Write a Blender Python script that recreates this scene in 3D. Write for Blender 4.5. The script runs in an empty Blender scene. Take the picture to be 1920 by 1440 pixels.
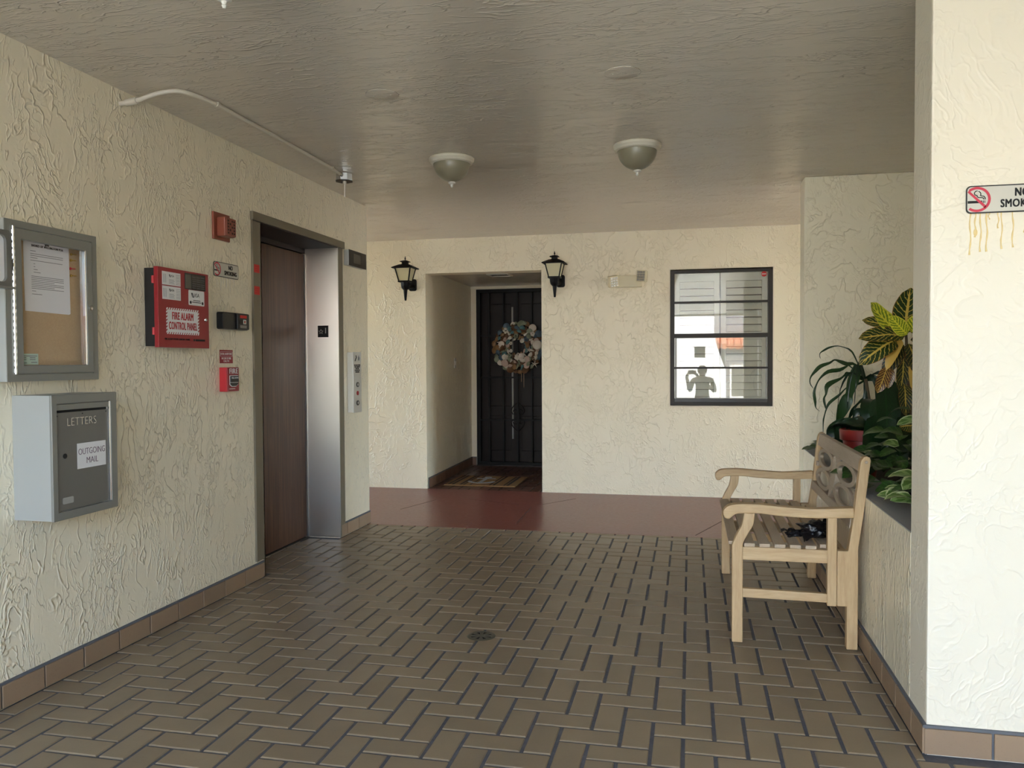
import bpy, bmesh, math, random
from mathutils import Vector, Matrix, noise
random.seed(7)
C = bpy.context.scene.collection
S = bpy.context.scene

# ------------------------------------------------------------------ camera, sky, sun, exposure
def make_camera():
    f, yaw, pitch, roll = 1510.85, 0.2178, -0.0279, -0.0055
    cy, sy = math.cos(yaw), math.sin(yaw)
    fw = Vector((-sy * math.cos(pitch), cy * math.cos(pitch), math.sin(pitch)))
    r = Vector((cy, sy, 0)); u = r.cross(fw)
    r2 = math.cos(roll) * r + math.sin(roll) * u
    u2 = -math.sin(roll) * r + math.cos(roll) * u
    cam = bpy.data.cameras.new('camera'); o = bpy.data.objects.new('camera', cam); C.objects.link(o)
    cam.sensor_width = 36.0; cam.lens = 36.0 * f / 1920.0; cam.clip_start = 0.01; cam.clip_end = 300
    M = Matrix.Identity(4)
    for i in range(3):
        M[i][0], M[i][1], M[i][2] = r2[i], u2[i], -fw[i]
    M[0][3], M[1][3], M[2][3] = 0.0, 0.0, 1.3
    o.matrix_world = M
    S.camera = o
make_camera()

w = bpy.data.worlds.new('world'); S.world = w; w.use_nodes = True
nt = w.node_tree; bg = nt.nodes['Background']
sky = nt.nodes.new('ShaderNodeTexSky'); sky.sky_type = 'NISHITA'; sky.sun_disc = False
sky.sun_elevation = math.radians(52); sky.sun_rotation = math.radians(15); sky.air_density = 1.0; sky.dust_density = 1.5
nt.links.new(sky.outputs[0], bg.inputs['Color']); bg.inputs['Strength'].default_value = 1.35
sl = bpy.data.lights.new('sun', 'SUN'); sl.energy = 8.4; sl.angle = math.radians(0.6); sl.color = (1.0, 0.94, 0.84)
so = bpy.data.objects.new('sun', sl); C.objects.link(so)
so.rotation_euler = Vector((0.22, -0.78, -1.05)).to_track_quat('-Z', 'Y').to_euler()
S.view_settings.view_transform = 'Standard'; S.view_settings.look = 'None'
S.view_settings.gamma = 1.0; S.view_settings.use_curve_mapping = False
S.view_settings.exposure = 1.36
S.cycles.max_bounces = 14; S.cycles.diffuse_bounces = 8; S.cycles.glossy_bounces = 5
S.cycles.transmission_bounces = 8; S.cycles.transparent_max_bounces = 12
S.cycles.sample_clamp_indirect = 8.0

# ------------------------------------------------------------------ constants of the place (metres)
XL, YB, H, XB, YN, YP, YR, YC, ZL = -2.5376, 7.8525, 2.548, 0.7606, 5.8416, 2.8567, 6.0456, 6.0964, 0.691

# ------------------------------------------------------------------ materials
def srgb(r, g, b):
    f = lambda c: (c / 255 / 12.92) if c / 255 <= 0.04045 else ((c / 255 + 0.055) / 1.055) ** 2.4
    return (f(r), f(g), f(b), 1.0)

class NT:
    def __init__(s, name):
        s.m = bpy.data.materials.new(name); s.m.use_nodes = True
        s.t = s.m.node_tree; s.b = s.t.nodes['Principled BSDF']
    def n(s, typ, **kw):
        d = s.t.nodes.new(typ)
        for k, v in kw.items():
            if k == 'inp':
                for kk, vv in v.items():
                    if hasattr(vv, 'is_output'): s.t.links.new(vv, d.inputs[kk])
                    else: d.inputs[kk].default_value = vv
            else: setattr(d, k, v)
        return d
    def l(s, a, b): s.t.links.new(a, b)
    def math(s, op, a, b=None, c=None):
        d = s.n('ShaderNodeMath', operation=op)
        for i, v in enumerate((a, b, c)):
            if v is None: continue
            if hasattr(v, 'is_output'): s.l(v, d.inputs[i])
            else: d.inputs[i].default_value = v
        return d.outputs[0]
    def ramp(s, fac, stops):
        d = s.n('ShaderNodeValToRGB'); e = d.color_ramp.elements
        while len(e) < len(stops): e.new(0.5)
        for i, (p, c) in enumerate(stops):
            e[i].position = p; e[i].color = c if len(c) == 4 else (*c, 1)
        s.l(fac, d.inputs[0]); return d.outputs[0]
    def mix(s, fac, a, b, mode='MIX'):
        d = s.n('ShaderNodeMix', data_type='RGBA', blend_type=mode)
        for i, v in ((0, fac), (6, a), (7, b)):
            if hasattr(v, 'is_output'): s.l(v, d.inputs[i])
            else: d.inputs[i].default_value = v
        return d.outputs[2]
    def pos(s, scale=(1, 1, 1), obj=False):
        v = s.n('ShaderNodeTexCoord').outputs['Object'] if obj else s.n('ShaderNodeNewGeometry').outputs['Position']
        mp = s.n('ShaderNodeMapping', inp={'Vector': v, 'Scale': scale}); return mp.outputs[0]
    def noise(s, vec, scale, detail=3.0, rough=0.55, dist=0.0):
        return s.n('ShaderNodeTexNoise', inp={'Vector': vec, 'Scale': scale, 'Detail': detail, 'Roughness': rough, 'Distortion': dist}).outputs['Fac']
    def set(s, **kw):
        for k, v in kw.items():
            i = s.b.inputs[k.replace('_', ' ')]
            if hasattr(v, 'is_output'): s.l(v, i)
            else: i.default_value = v
        return s
    def bump(s, h, strength=0.5, dist=0.005):
        d = s.n('ShaderNodeBump', inp={'Height': h, 'Strength': strength, 'Distance': dist}); s.l(d.outputs[0], s.b.inputs['Normal']); return s

def plain(name, col, rough=0.5, metal=0.0, spec=0.5, coat=0.0):
    t = NT(name); t.set(Base_Color=col, Roughness=rough, Metallic=metal)
    t.b.inputs['Specular IOR Level'].default_value = spec
    t.b.inputs['Coat Weight'].default_value = coat
    return t.m

def stucco(name, col, stretch, rough=0.42, amount=1.0, coat=0.0):
    """skip-trowelled paint: thin raised ridges, clustered in patches, elongated along the trowel stroke"""
    t = NT(name)
    v = t.pos(stretch)
    warp = t.n('ShaderNodeTexNoise', inp={'Vector': v, 'Scale': 2.2, 'Detail': 2.0})
    vv = t.n('ShaderNodeVectorMath', operation='MULTIPLY_ADD', inp={0: warp.outputs['Color'], 1: (0.35, 0.35, 0.35), 2: v}).outputs[0]
    def ridge(scale, width, det):
        n = t.noise(vv, scale, det, 0.5)
        a = t.math('ABSOLUTE', t.math('SUBTRACT', n, 0.5))
        return t.math('SUBTRACT', 1.0, t.math('MINIMUM', t.math('DIVIDE', a, width), 1.0))
    def mask(scale, lo, hi, d=2.0): return t.n('ShaderNodeMapRange', inp={'Value': t.noise(v, scale, d), 'From Min': lo, 'From Max': hi}).outputs[0]
    r1 = t.math('MULTIPLY', ridge(8.0, 0.030, 2.0), mask(5.3, 0.44, 0.56))
    r2 = t.math('MULTIPLY', ridge(15.0, 0.045, 2.0), mask(3.7, 0.45, 0.62))
    r3 = t.math('MULTIPLY', ridge(26.0, 0.07, 1.0), mask(6.1, 0.50, 0.62))
    fl = t.math('MULTIPLY', t.noise(vv, 3.0, 2.0), 0.7)
    fine = t.math('MULTIPLY', t.noise(t.pos(), 60.0, 2.0), 0.08)
    h = t.math('ADD', t.math('ADD', r1, t.math('ADD', t.math('MULTIPLY', r2, 0.85), t.math('MULTIPLY', r3, 0.5))), t.math('ADD', fl, fine))
    t.bump(h, 0.6 * amount, 0.006)
    if coat > 0:
        t.l(t.b.inputs['Normal'].links[0].from_socket, t.b.inputs['Coat Normal'])
        t.b.inputs['Coat Weight'].default_value = coat; t.b.inputs['Coat Roughness'].default_value = 0.18
    c = t.mix(t.math('MULTIPLY', t.noise(t.pos(), 1.3, 3.0), 0.5), col, tuple(x * 0.90 for x in col[:3]) + (1,))
    t.set(Base_Color=c, Roughness=rough)
    return t.m

CREAM = (0.862, 0.782, 0.590, 1)
M = {}
M['wall_left'] = stucco('stucco_left', CREAM, (1.3, 1.7, 0.9), 0.30, 1.15, 0.6)
M['wall_back'] = stucco('stucco_back', CREAM, (1.2, 1.2, 0.9), 0.42, 1.15)
M['wall_side'] = stucco('stucco_side', CREAM, (1.4, 1.7, 0.62), 0.30, 1.6, 0.6)
M['wall_front'] = stucco('stucco_front', (0.815, 0.75, 0.605, 1), (0.9, 0.9, 0.9), 0.45, 0.5)
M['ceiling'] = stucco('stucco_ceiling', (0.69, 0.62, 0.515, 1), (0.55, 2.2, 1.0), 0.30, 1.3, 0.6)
M['caulk'] = plain('grey_caulk', srgb(96, 98, 102), 0.8)
M['trim_cream'] = plain('cream_trim_paint', (0.78, 0.70, 0.54, 1), 0.5)

def brick_mat(name, c1, c2, rough=0.38):
    t = NT(name)
    rnd = t.n('ShaderNodeObjectInfo').outputs['Random']
    n = t.noise(t.pos(), 7.0, 5.0, 0.65)
    f = t.math('ADD', t.math('MULTIPLY', rnd, 0.55), t.math('MULTIPLY', n, 0.5))
    c = t.mix(f, c1, c2)
    sp = t.ramp(t.noise(t.pos(), 140.0, 2.0), [(0.60, (0, 0, 0)), (0.72, (1, 1, 1))])
    c = t.mix(t.math('MULTIPLY', sp, 0.25), c, tuple(x * 0.5 for x in c1[:3]) + (1,))
    t.set(Base_Color=c, Roughness=t.math('ADD', rough - 0.06, t.math('MULTIPLY', n, 0.16)))
    t.bump(t.noise(t.pos(), 90.0, 3.0), 0.15, 0.002)
    return t.m
M['brick'] = brick_mat('paver_brown', srgb(144, 126, 101), srgb(125, 109, 88))
M['brick_dark'] = brick_mat('paver_dark', srgb(92, 60, 46), srgb(70, 46, 38), 0.32)
M['tile'] = brick_mat('base_tile', srgb(156, 131, 105), srgb(134, 112, 90), 0.5)
M['tile_dark'] = brick_mat('base_tile_dark', srgb(124, 92, 70), srgb(104, 76, 60), 0.5)
def grout_mat():
    t = NT('grout'); n = t.noise(t.pos(), 40.0, 5.0, 0.7)
    t.set(Base_Color=t.mix(n, srgb(58, 56, 58), srgb(104, 104, 110)), Roughness=0.85); t.bump(n, 0.5, 0.003); return t.m
M['grout'] = grout_mat()
def red_mat():
    t = NT('red_floor_paint'); n = t.noise(t.pos((1, 2.5, 1)), 2.2, 5.0, 0.6); n2 = t.noise(t.pos(), 30.0, 4.0)
    c = t.mix(n, srgb(126, 68, 56), srgb(104, 54, 46)); c = t.mix(t.math('MULTIPLY', n2, 0.25), c, srgb(140, 100, 84))
    t.set(Base_Color=c, Roughness=t.math('ADD', 0.22, t.math('MULTIPLY', n2, 0.18))); t.bump(n2, 0.12, 0.003); return t.m
M['red'] = red_mat()
M['score'] = plain('score_line', srgb(70, 40, 34), 0.7)
M['concrete'] = plain('grey_drive', (0.24, 0.225, 0.20, 1), 0.9)
M['ledge'] = stucco('ledge_grey', (0.30, 0.30, 0.295, 1), (2, 2, 1), 0.6, 0.5)

def wood_mat(name, c1, c2, axis, rough=0.55, scale=1.0):
    t = NT(name); sc = [14, 14, 14]; sc[axis] = 1.3
    v = t.pos(tuple(x * scale for x in sc))
    n = t.noise(v, 3.0, 5.0, 0.6, 0.6); g = t.noise(v, 16.0, 3.0, 0.6)
    blot = t.noise(t.pos(), 4.0, 3.0)
    f = t.math('ADD', t.math('MULTIPLY', n, 0.7), t.math('MULTIPLY', g, 0.35))
    f = t.n('ShaderNodeMapRange', inp={'Value': f, 'From Min': 0.35, 'From Max': 0.7}).outputs[0]
    c = t.mix(f, c1, c2); c = t.mix(t.math('MULTIPLY', blot, 0.3), c, tuple(x * 0.72 for x in c1[:3]) + (1,))
    t.set(Base_Color=c, Roughness=rough); t.bump(g, 0.2, 0.002); return t.m
TE1, TE2 = (0.45, 0.29, 0.135, 1), (0.63, 0.45, 0.245, 1)
M['teak_x'] = wood_mat('teak_along_x', TE1, TE2, 0); M['teak_y'] = wood_mat('teak_along_y', TE1, TE2, 1); M['teak_z'] = wood_mat('teak_along_z', TE1, TE2, 2)
G1, G2 = (0.37, 0.29, 0.205, 1), (0.47, 0.385, 0.285, 1)
M['teak_grey'] = wood_mat('teak_grey_back', G1, G2, 1); M['teak_slat'] = wood_mat('teak_seat_slat', (0.40, 0.30, 0.20, 1), (0.50, 0.39, 0.27, 1), 1)  # greyer teak for the bench back
def elevator_wood():
    t = NT('walnut_laminate'); v = t.pos((26, 26, 0.7))
    n = t.noise(v, 2.2, 6.0, 0.62, 0.5); g = t.noise(v, 9.0, 3.0)
    c = t.ramp(t.math('ADD', t.math('MULTIPLY', n, 0.75), t.math('MULTIPLY', g, 0.25)), [(0.32, srgb(46, 26, 14)), (0.5, srgb(78, 48, 28)), (0.68, srgb(108, 74, 46))])
    sm = t.ramp(t.noise(t.pos((1.5, 1.5, 1.1)), 2.2, 3.0), [(0.30, (0, 0, 0)), (0.85, (1, 1, 1))])
    c = t.mix(t.math('MULTIPLY', sm, 0.16), c, srgb(120, 94, 72))
    t.set(Base_Color=c, Roughness=t.math('ADD', 0.34, t.math('MULTIPLY', sm, 0.08))); t.b.inputs['Specular IOR Level'].default_value = 0.3; return t.m
M['walnut'] = elevator_wood()
M['walnut_dark'] = wood_mat('walnut_transom', srgb(36, 25, 20), srgb(46, 32, 26), 1, 0.5)
def steel(name, col, rough, axis=2):
    t = NT(name); sc = [160, 160, 160]; sc[axis] = 2.0
    n = t.noise(t.pos(tuple(sc)), 1.0, 3.0); n2 = t.noise(t.pos(), 2.5, 3.0)
    t.set(Base_Color=col, Metallic=1.0, Roughness=t.math('ADD', rough, t.math('ADD', t.math('MULTIPLY', n, 0.10), t.math('MULTIPLY', n2, 0.08))))
    t.bump(n, 0.06, 0.001); return t.m
def steel_aniso():
    t = NT('brushed_stainless'); n2 = t.noise(t.pos(), 2.5, 3.0); n = t.noise(t.pos((160, 160, 2)), 1.0, 3.0)
    t.set(Base_Color=(0.74, 0.71, 0.65, 1), Metallic=1.0, Roughness=t.math('ADD', 0.24, t.math('ADD', t.math('MULTIPLY', n2, 0.08), t.math('MULTIPLY', n, 0.06))), Anisotropic=1.0)
    t.l(t.n('ShaderNodeCombineXYZ', inp={0: 1.0, 1: 0.0, 2: 0.0}).outputs[0], t.b.inputs['Tangent']); return t.m
M['steel'] = steel_aniso()
M['alu'] = steel('satin_aluminium', (0.62, 0.62, 0.61, 1), 0.34)
M['alu_grey'] = plain('grey_anodised_frame', srgb(136, 136, 130), 0.38, 0.3)
M['alu_light'] = plain('silver_enamel', srgb(176, 178, 174), 0.42, 0.35)
M['alu_dark'] = plain('dark_brushed_panel', srgb(118, 117, 112), 0.38, 0.35)
M['jamb'] = plain('bronze_grey_jamb', srgb(122, 114, 96), 0.42, 0.25)
M['chrome'] = plain('chrome', (0.8, 0.8, 0.8, 1), 0.15, 1.0)
M['galv'] = plain('galvanised', (0.55, 0.55, 0.53, 1), 0.28, 0.9)
M['brass'] = plain('brass_pin', srgb(196, 158, 74), 0.35, 0.9)
M['red_paint'] = plain('red_enamel', srgb(150, 26, 34), 0.36)
M['red_bright'] = plain('red_plastic', srgb(196, 44, 52), 0.4)
M['red_sticker'] = plain('red_sticker', srgb(206, 40, 34), 0.5)
M['horn'] = plain('faded_red_brown', srgb(142, 74, 54), 0.4)
M['horn_dark'] = plain('horn_hole', srgb(44, 22, 18), 0.8)
M['black'] = plain('black_plastic', srgb(22, 21, 22), 0.38)
M['black_matt'] = plain('black_matt', srgb(14, 13, 13), 0.8)
M['iron'] = plain('black_iron', srgb(11, 10, 10), 0.5, 0, 0.2)
M['bronze'] = plain('dark_bronze_frame', srgb(40, 35, 30), 0.45, 0.0, 0.3)
M['white'] = plain('white_paper', srgb(228, 226, 224), 0.7)
M['paper'] = plain('letter_paper', srgb(226, 224, 226), 0.75)
M['green_card'] = plain('mint_card', srgb(190, 214, 200), 0.7)
M['ink'] = plain('black_ink', srgb(20, 20, 22), 0.7)
M['ink_grey'] = plain('grey_ink', srgb(120, 120, 124), 0.8)
M['ink_red'] = plain('red_ink', srgb(176, 34, 40), 0.6)
M['ink_plum'] = plain('plum_ink', srgb(104, 84, 98), 0.7)
M['sign_silver'] = plain('silver_sign_face', srgb(196, 192, 180), 0.4, 0.15)
M['sign_red'] = plain('sign_red', srgb(196, 52, 72), 0.5)
M['glue'] = plain('yellowed_adhesive', srgb(222, 196, 132), 0.35)
M['lcd'] = plain('dark_display', srgb(30, 28, 26), 0.2)
M['lcd_grey'] = plain('grey_display', srgb(94, 92, 82), 0.25)
M['white_plastic'] = plain('white_plastic', srgb(222, 220, 210), 0.4)
M['almond'] = plain('almond_plastic', srgb(214, 204, 170), 0.4)
M['ring'] = plain('cream_enamel', srgb(214, 208, 190), 0.35)
M['clear_lens'] = plain('faceted_lens', (0.85, 0.86, 0.84, 1), 0.12, 0.5)
M['grey_lens'] = plain('shaded_lens', srgb(150, 146, 138), 0.25, 0.2)  # darker copy of the clear lens, shade put into the colour
M['conduit'] = plain('painted_conduit', (0.64, 0.59, 0.49, 1), 0.4)
M['soil'] = plain('dark_soil', srgb(40, 30, 24), 0.95)
M['pot'] = plain('red_pot', srgb(136, 32, 26), 0.45)
M['stem'] = plain('plant_stem', srgb(84, 70, 48), 0.8)
M['stem_green'] = plain('green_stem', srgb(52, 84, 38), 0.5)
M['bag'] = plain('black_plastic_bag', srgb(9, 9, 14), 0.28, 0, 0.35)
M['shutter'] = plain('white_shutter', srgb(232, 230, 220), 0.5)
M['room'] = plain('room_paint', srgb(120, 110, 96), 0.9)
M['white_wall'] = plain('white_render', (0.80, 0.76, 0.68, 1), 0.9)
M['shaded_wall'] = plain('shaded_render', (0.22, 0.21, 0.20, 1), 0.9)  # wing stands in shadow; that shade is put into its grey
M['roof_tile'] = plain('terracotta', srgb(196, 120, 78), 0.8)
M['lawn'] = plain('lawn_green', srgb(86, 110, 52), 0.95)
M['skin'] = plain('skin', srgb(172, 126, 100), 0.5)
M['cloth_dark'] = plain('dark_clothes', srgb(38, 38, 44), 0.9)
M['hair'] = plain('dark_hair', srgb(30, 24, 20), 0.6)
def cork_mat():
    t = NT('cork'); n = t.noise(t.pos(), 160.0, 4.0, 0.7); n2 = t.noise(t.pos(), 12.0, 3.0)
    t.set(Base_Color=t.mix(t.math('ADD', t.math('MULTIPLY', n, 0.7), t.math('MULTIPLY', n2, 0.3)), srgb(160, 128, 92), srgb(206, 176, 134)), Roughness=0.9); return t.m
M['cork'] = cork_mat()
def door_mat(name, c1, c2):
    t = NT(name); v = t.pos((26, 26, 1.2)); n = t.noise(v, 2.0, 4.0)
    t.set(Base_Color=t.mix(n, c1, c2), Roughness=0.4); t.b.inputs['Specular IOR Level'].default_value = 0.2; t.bump(n, 0.1, 0.002); return t.m
M['door'] = door_mat('dark_mahogany', srgb(30, 18, 14), srgb(20, 12, 10))
def pane_mat(name, refl, rough=0.0, tint=(1, 1, 1, 1)):
    m = bpy.data.materials.new(name); m.use_nodes = True; t = m.node_tree; t.nodes.clear()
    o = t.nodes.new('ShaderNodeOutputMaterial'); mx = t.nodes.new('ShaderNodeMixShader')
    tr = t.nodes.new('ShaderNodeBsdfTransparent'); tr.inputs[0].default_value = tint
    gl = t.nodes.new('ShaderNodeBsdfGlossy'); gl.inputs['Roughness'].default_value = rough
    fr = t.nodes.new('ShaderNodeFresnel'); fr.inputs[0].default_value = 1.5
    ad = t.nodes.new('ShaderNodeMath'); ad.operation = 'ADD'; ad.use_clamp = True; ad.inputs[1].default_value = refl
    ge = t.nodes.new('ShaderNodeNewGeometry'); inv = t.nodes.new('ShaderNodeMath'); inv.operation = 'SUBTRACT'; inv.inputs[0].default_value = 1.0
    ml = t.nodes.new('ShaderNodeMath'); ml.operation = 'MULTIPLY'; t.links.new(ge.outputs['Backfacing'], inv.inputs[1])
    t.links.new(fr.outputs[0], ad.inputs[0]); t.links.new(ad.outputs[0], ml.inputs[0]); t.links.new(inv.outputs[0], ml.inputs[1]); t.links.new(ml.outputs[0], mx.inputs[0])
    t.links.new(tr.outputs[0], mx.inputs[1]); t.links.new(gl.outputs[0], mx.inputs[2]); t.links.new(mx.outputs[0], o.inputs[0])
    return m
M['pane'] = pane_mat('window_glass', 0.075, 0.0, (0.97, 0.98, 0.97, 1))
M['clear'] = pane_mat('clear_acrylic', 0.0, 0.02)
def frosted(name, col, rough=0.35, trans=0.35):
    t = NT(name); t.set(Base_Color=col, Roughness=rough); t.b.inputs['Transmission Weight'].default_value = trans; return t.m
M['dome'] = plain('alabaster_glass', srgb(140, 134, 112), 0.28)
M['lantern_glass'] = frosted('lantern_glass', srgb(226, 218, 178), 0.4, 0.15)

def leaf_mat(name, base, vein, margin, nveins=9, vw=0.16, slope=0.35, edge=0.82, rough=0.35):
    t = NT(name)
    uv = t.n('ShaderNodeTexCoord').outputs['UV']
    sx = t.n('ShaderNodeSeparateXYZ', inp={0: uv}); u, v = sx.outputs[0], sx.outputs[1]
    au = t.math('ABSOLUTE', t.math('SUBTRACT', t.math('MULTIPLY', u, 2.0), 1.0))
    nz = t.math('MULTIPLY', t.math('SUBTRACT', t.noise(uv, 9.0, 2.0), 0.5), 0.10)
    s = t.math('FRACT', t.math('MULTIPLY', t.math('ADD', t.math('SUBTRACT', v, t.math('MULTIPLY', au, slope)), t.math('ADD', nz, 2.0)), float(nveins)))
    side = t.math('LESS_THAN', t.math('ABSOLUTE', t.math('SUBTRACT', s, 0.5)), vw)
    mid = t.math('LESS_THAN', au, 0.09)
    vn = t.math('MAXIMUM', side, mid)
    nb = t.noise(uv, 3.0, 2.0)
    c = t.mix(t.math('MULTIPLY', nb, 0.6), base, tuple(x * 0.55 for x in base[:3]) + (1,))
    c = t.mix(vn, c, vein)
    c = t.mix(t.math('GREATER_THAN', t.math('ADD', au, t.math('MULTIPLY', nz, 2.0)), edge), c, margin)
    t.set(Base_Color=c, Roughness=rough); return t.m
YV = srgb(206, 178, 84)
M['croton'] = leaf_mat('croton_leaf', srgb(38, 62, 26), YV, srgb(150, 104, 52), 8, 0.085, 0.28, 0.94)
M['croton_lime'] = leaf_mat('croton_lime_leaf', srgb(128, 152, 36), srgb(222, 216, 66), srgb(206, 200, 70), 8, 0.22, 0.28, 0.86)
M['croton_dark'] = leaf_mat('croton_dark_leaf', srgb(34, 44, 24), srgb(170, 148, 66), srgb(92, 54, 34), 8, 0.07, 0.28, 0.94)
M['croton_rust'] = leaf_mat('croton_rust_leaf', srgb(92, 56, 28), srgb(196, 160, 76), srgb(120, 70, 44), 8, 0.12, 0.28, 0.92)
M['croton_gold'] = plain('croton_gold_leaf', srgb(206, 168, 82), 0.45)
M['strap'] = plain('strap_leaf', srgb(34, 62, 26), 0.4)
M['strap_dark'] = plain('strap_leaf_dark', srgb(22, 46, 26), 0.35)
M['lily'] = leaf_mat('broad_leaf', srgb(20, 48, 22), srgb(26, 58, 26), srgb(22, 50, 22), 12, 0.06, 0.3, 0.97, 0.32)
M['pothos'] = leaf_mat('pothos_leaf', srgb(40, 72, 28), srgb(60, 92, 40), srgb(46, 76, 30), 4, 0.1, 0.3, 0.97, 0.35)
M['pothos_pale'] = leaf_mat('pothos_variegated_leaf', srgb(84, 116, 48), srgb(122, 146, 84), srgb(176, 186, 138), 2, 0.18, 0.4, 0.78, 0.35)

# ------------------------------------------------------------------ mesh helpers
class MB:
    def __init__(s): s.v, s.f, s.sm = [], [], []
    def add(s, vs, fs, smooth=False):
        o = len(s.v); s.v += [tuple(x) for x in vs]; s.f += [tuple(i + o for i in f) for f in fs]; s.sm += [smooth] * len(fs); return s
    def box(s, x0, x1, y0, y1, z0, z1):
        vs = [(x0, y0, z0), (x1, y0, z0), (x1, y1, z0), (x0, y1, z0), (x0, y0, z1), (x1, y0, z1), (x1, y1, z1), (x0, y1, z1)]
        return s.add(vs, [(3, 2, 1, 0), (4, 5, 6, 7), (0, 1, 5, 4), (1, 2, 6, 5), (2, 3, 7, 6), (3, 0, 4, 7)])
    def prism(s, pts, fn, d0, d1):
        """outline pts (2D) mapped by fn(a, b, depth) -> xyz, extruded from d0 to d1"""
        n = len(pts)
        vs = [fn(a, b, d0) for a, b in pts] + [fn(a, b, d1) for a, b in pts]
        return s.add(vs, [tuple(range(n))[::-1], tuple(range(n, 2 * n))] + [(i, (i + 1) % n, n + (i + 1) % n, n + i) for i in range(n)])
    def band(s, outer, inner, fn, d0, d1):
        n = len(outer); vs = []
        for loop, d in ((outer, d0), (inner, d0), (outer, d1), (inner, d1)): vs += [fn(a, b, d) for a, b in loop]
        fs = []
        for i in range(n):
            j = (i + 1) % n
            fs += [(i, j, n + j, n + i)[::-1], (2 * n + i, 2 * n + j, 3 * n + j, 3 * n + i), (i, j, 2 * n + j, 2 * n + i), (n + j, n + i, 3 * n + i, 3 * n + j)]
        return s.add(vs, fs)
    def lathe(s, prof, c, axis=(0, 0, 1), seg=32, smooth=True, cap=True):
        ax = Vector(axis).normalized(); a = ax.orthogonal().normalized(); b = ax.cross(a); c = Vector(c); vs, fs = [], []
        for r, h in prof:
            for k in range(seg):
                t = 2 * math.pi * k / seg; vs.append(c + ax * h + (a * math.cos(t) + b * math.sin(t)) * r)
        for i in range(len(prof) - 1):
            for k in range(seg):
                j = (k + 1) % seg; fs.append((i * seg + k, i * seg + j, (i + 1) * seg + j, (i + 1) * seg + k))
        if cap: fs += [tuple(range(seg))[::-1], tuple(range((len(prof) - 1) * seg, len(prof) * seg))]
        return s.add(vs, fs, smooth)
    def tube(s, pts, r, seg=10, smooth=True):
        pts = [Vector(p) for p in pts]; vs, fs = [], []; rr = r if isinstance(r, (list, tuple)) else [r] * len(pts)
        a = None
        for i, p in enumerate(pts):
            d = (pts[min(i + 1, len(pts) - 1)] - pts[max(i - 1, 0)]).normalized()
            a = d.orthogonal().normalized() if a is None else (a - d * a.dot(d)).normalized()
            b = d.cross(a)
            for k in range(seg):
                t = 2 * math.pi * k / seg; vs.append(p + (a * math.cos(t) + b * math.sin(t)) * rr[i])
        for i in range(len(pts) - 1):
            for k in range(seg):
                j = (k + 1) % seg; fs.append((i * seg + k, i * seg + j, (i + 1) * seg + j, (i + 1) * seg + k))
        fs += [tuple(range(seg))[::-1], tuple(range((len(pts) - 1) * seg, len(pts) * seg))]
        return s.add(vs, fs, smooth)
    def mesh(s, name, bevel=0.0, segs=2):
        me = bpy.data.meshes.new(name); me.from_pydata(s.v, [], s.f)
        me.polygons.foreach_set('use_smooth', s.sm)
        bm = bmesh.new(); bm.from_mesh(me)
        bmesh.ops.recalc_face_normals(bm, faces=bm.faces)
        if bevel > 0:
            es = [e for e in bm.edges if len(e.link_faces) == 2 and e.calc_face_angle(0) > 0.6]
            bmesh.ops.bevel(bm, geom=es, offset=bevel, segments=segs, affect='EDGES', profile=0.6, clamp_overlap=True)
        bm.to_mesh(me); bm.free()
        if any(s.sm): me.set_sharp_from_angle(angle=math.radians(40))
        return me

def link(name, me, mat, parent=None):
    o = bpy.data.objects.new(name, me); C.objects.link(o)
    if mat is not None and not me.materials: me.materials.append(M[mat] if isinstance(mat, str) else mat)
    if parent is not None:
        o.parent = parent; o.location = -world_loc(parent)
    return o
def world_loc(o):
    l = Vector((0, 0, 0))
    while o is not None: l = l + o.location; o = o.parent
    return l
def part(name, mb, mat, parent=None, bevel=0.0, segs=2, label=None):
    o = link(name, mb.mesh(name, bevel, segs), mat, parent)
    if label: o['label'] = label
    return o
def B(*a): return MB().box(*a)
def thing(name, label, cat, loc, group=None):
    o = bpy.data.objects.new(name, None); C.objects.link(o); o.location = loc; o.empty_display_size = 0.05
    o['label'] = label; o['category'] = cat
    if group: o['group'] = group
    return o
def tag(o, label, cat, group=None):
    o['label'] = label; o['category'] = cat
    if group: o['group'] = group
    return o
def struct(name, mb, mat, parent=None, bevel=0.0):
    o = part(name, mb, mat, parent, bevel)
    if parent is None: o['kind'] = 'structure'
    return o
FL = lambda d: (lambda a, b, t: (XL + t, a, b))            # unused depth kept for symmetry
fnL = lambda a, b, d: (XL + d, a, b)                       # on the left wall: (y, z), depth out of the wall
fnB = lambda a, b, d: (a, YB - d, b)                       # on the back wall: (x, z)
fnP = lambda a, b, d: (a, YP - d, b)                       # on the pillar front
fnZ = lambda a, b, d: (a, b, d)                            # on a horizontal plane
def rect(a0, a1, b0, b1): return [(a0, b0), (a1, b0), (a1, b1), (a0, b1)]
def rrect(a0, a1, b0, b1, r, n=4):
    o = []
    for cx, cy, t0 in ((a1 - r, b1 - r, 0), (a0 + r, b1 - r, 90), (a0 + r, b0 + r, 180), (a1 - r, b0 + r, 270)):
        for k in range(n + 1):
            t = math.radians(t0 + 90 * k / n); o.append((cx + r * math.cos(t), cy + r * math.sin(t)))
    return o
def ell(ca, cb, ra, rb, n=28): return [(ca + ra * math.cos(2 * math.pi * k / n), cb + rb * math.sin(2 * math.pi * k / n)) for k in range(n)]

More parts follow.
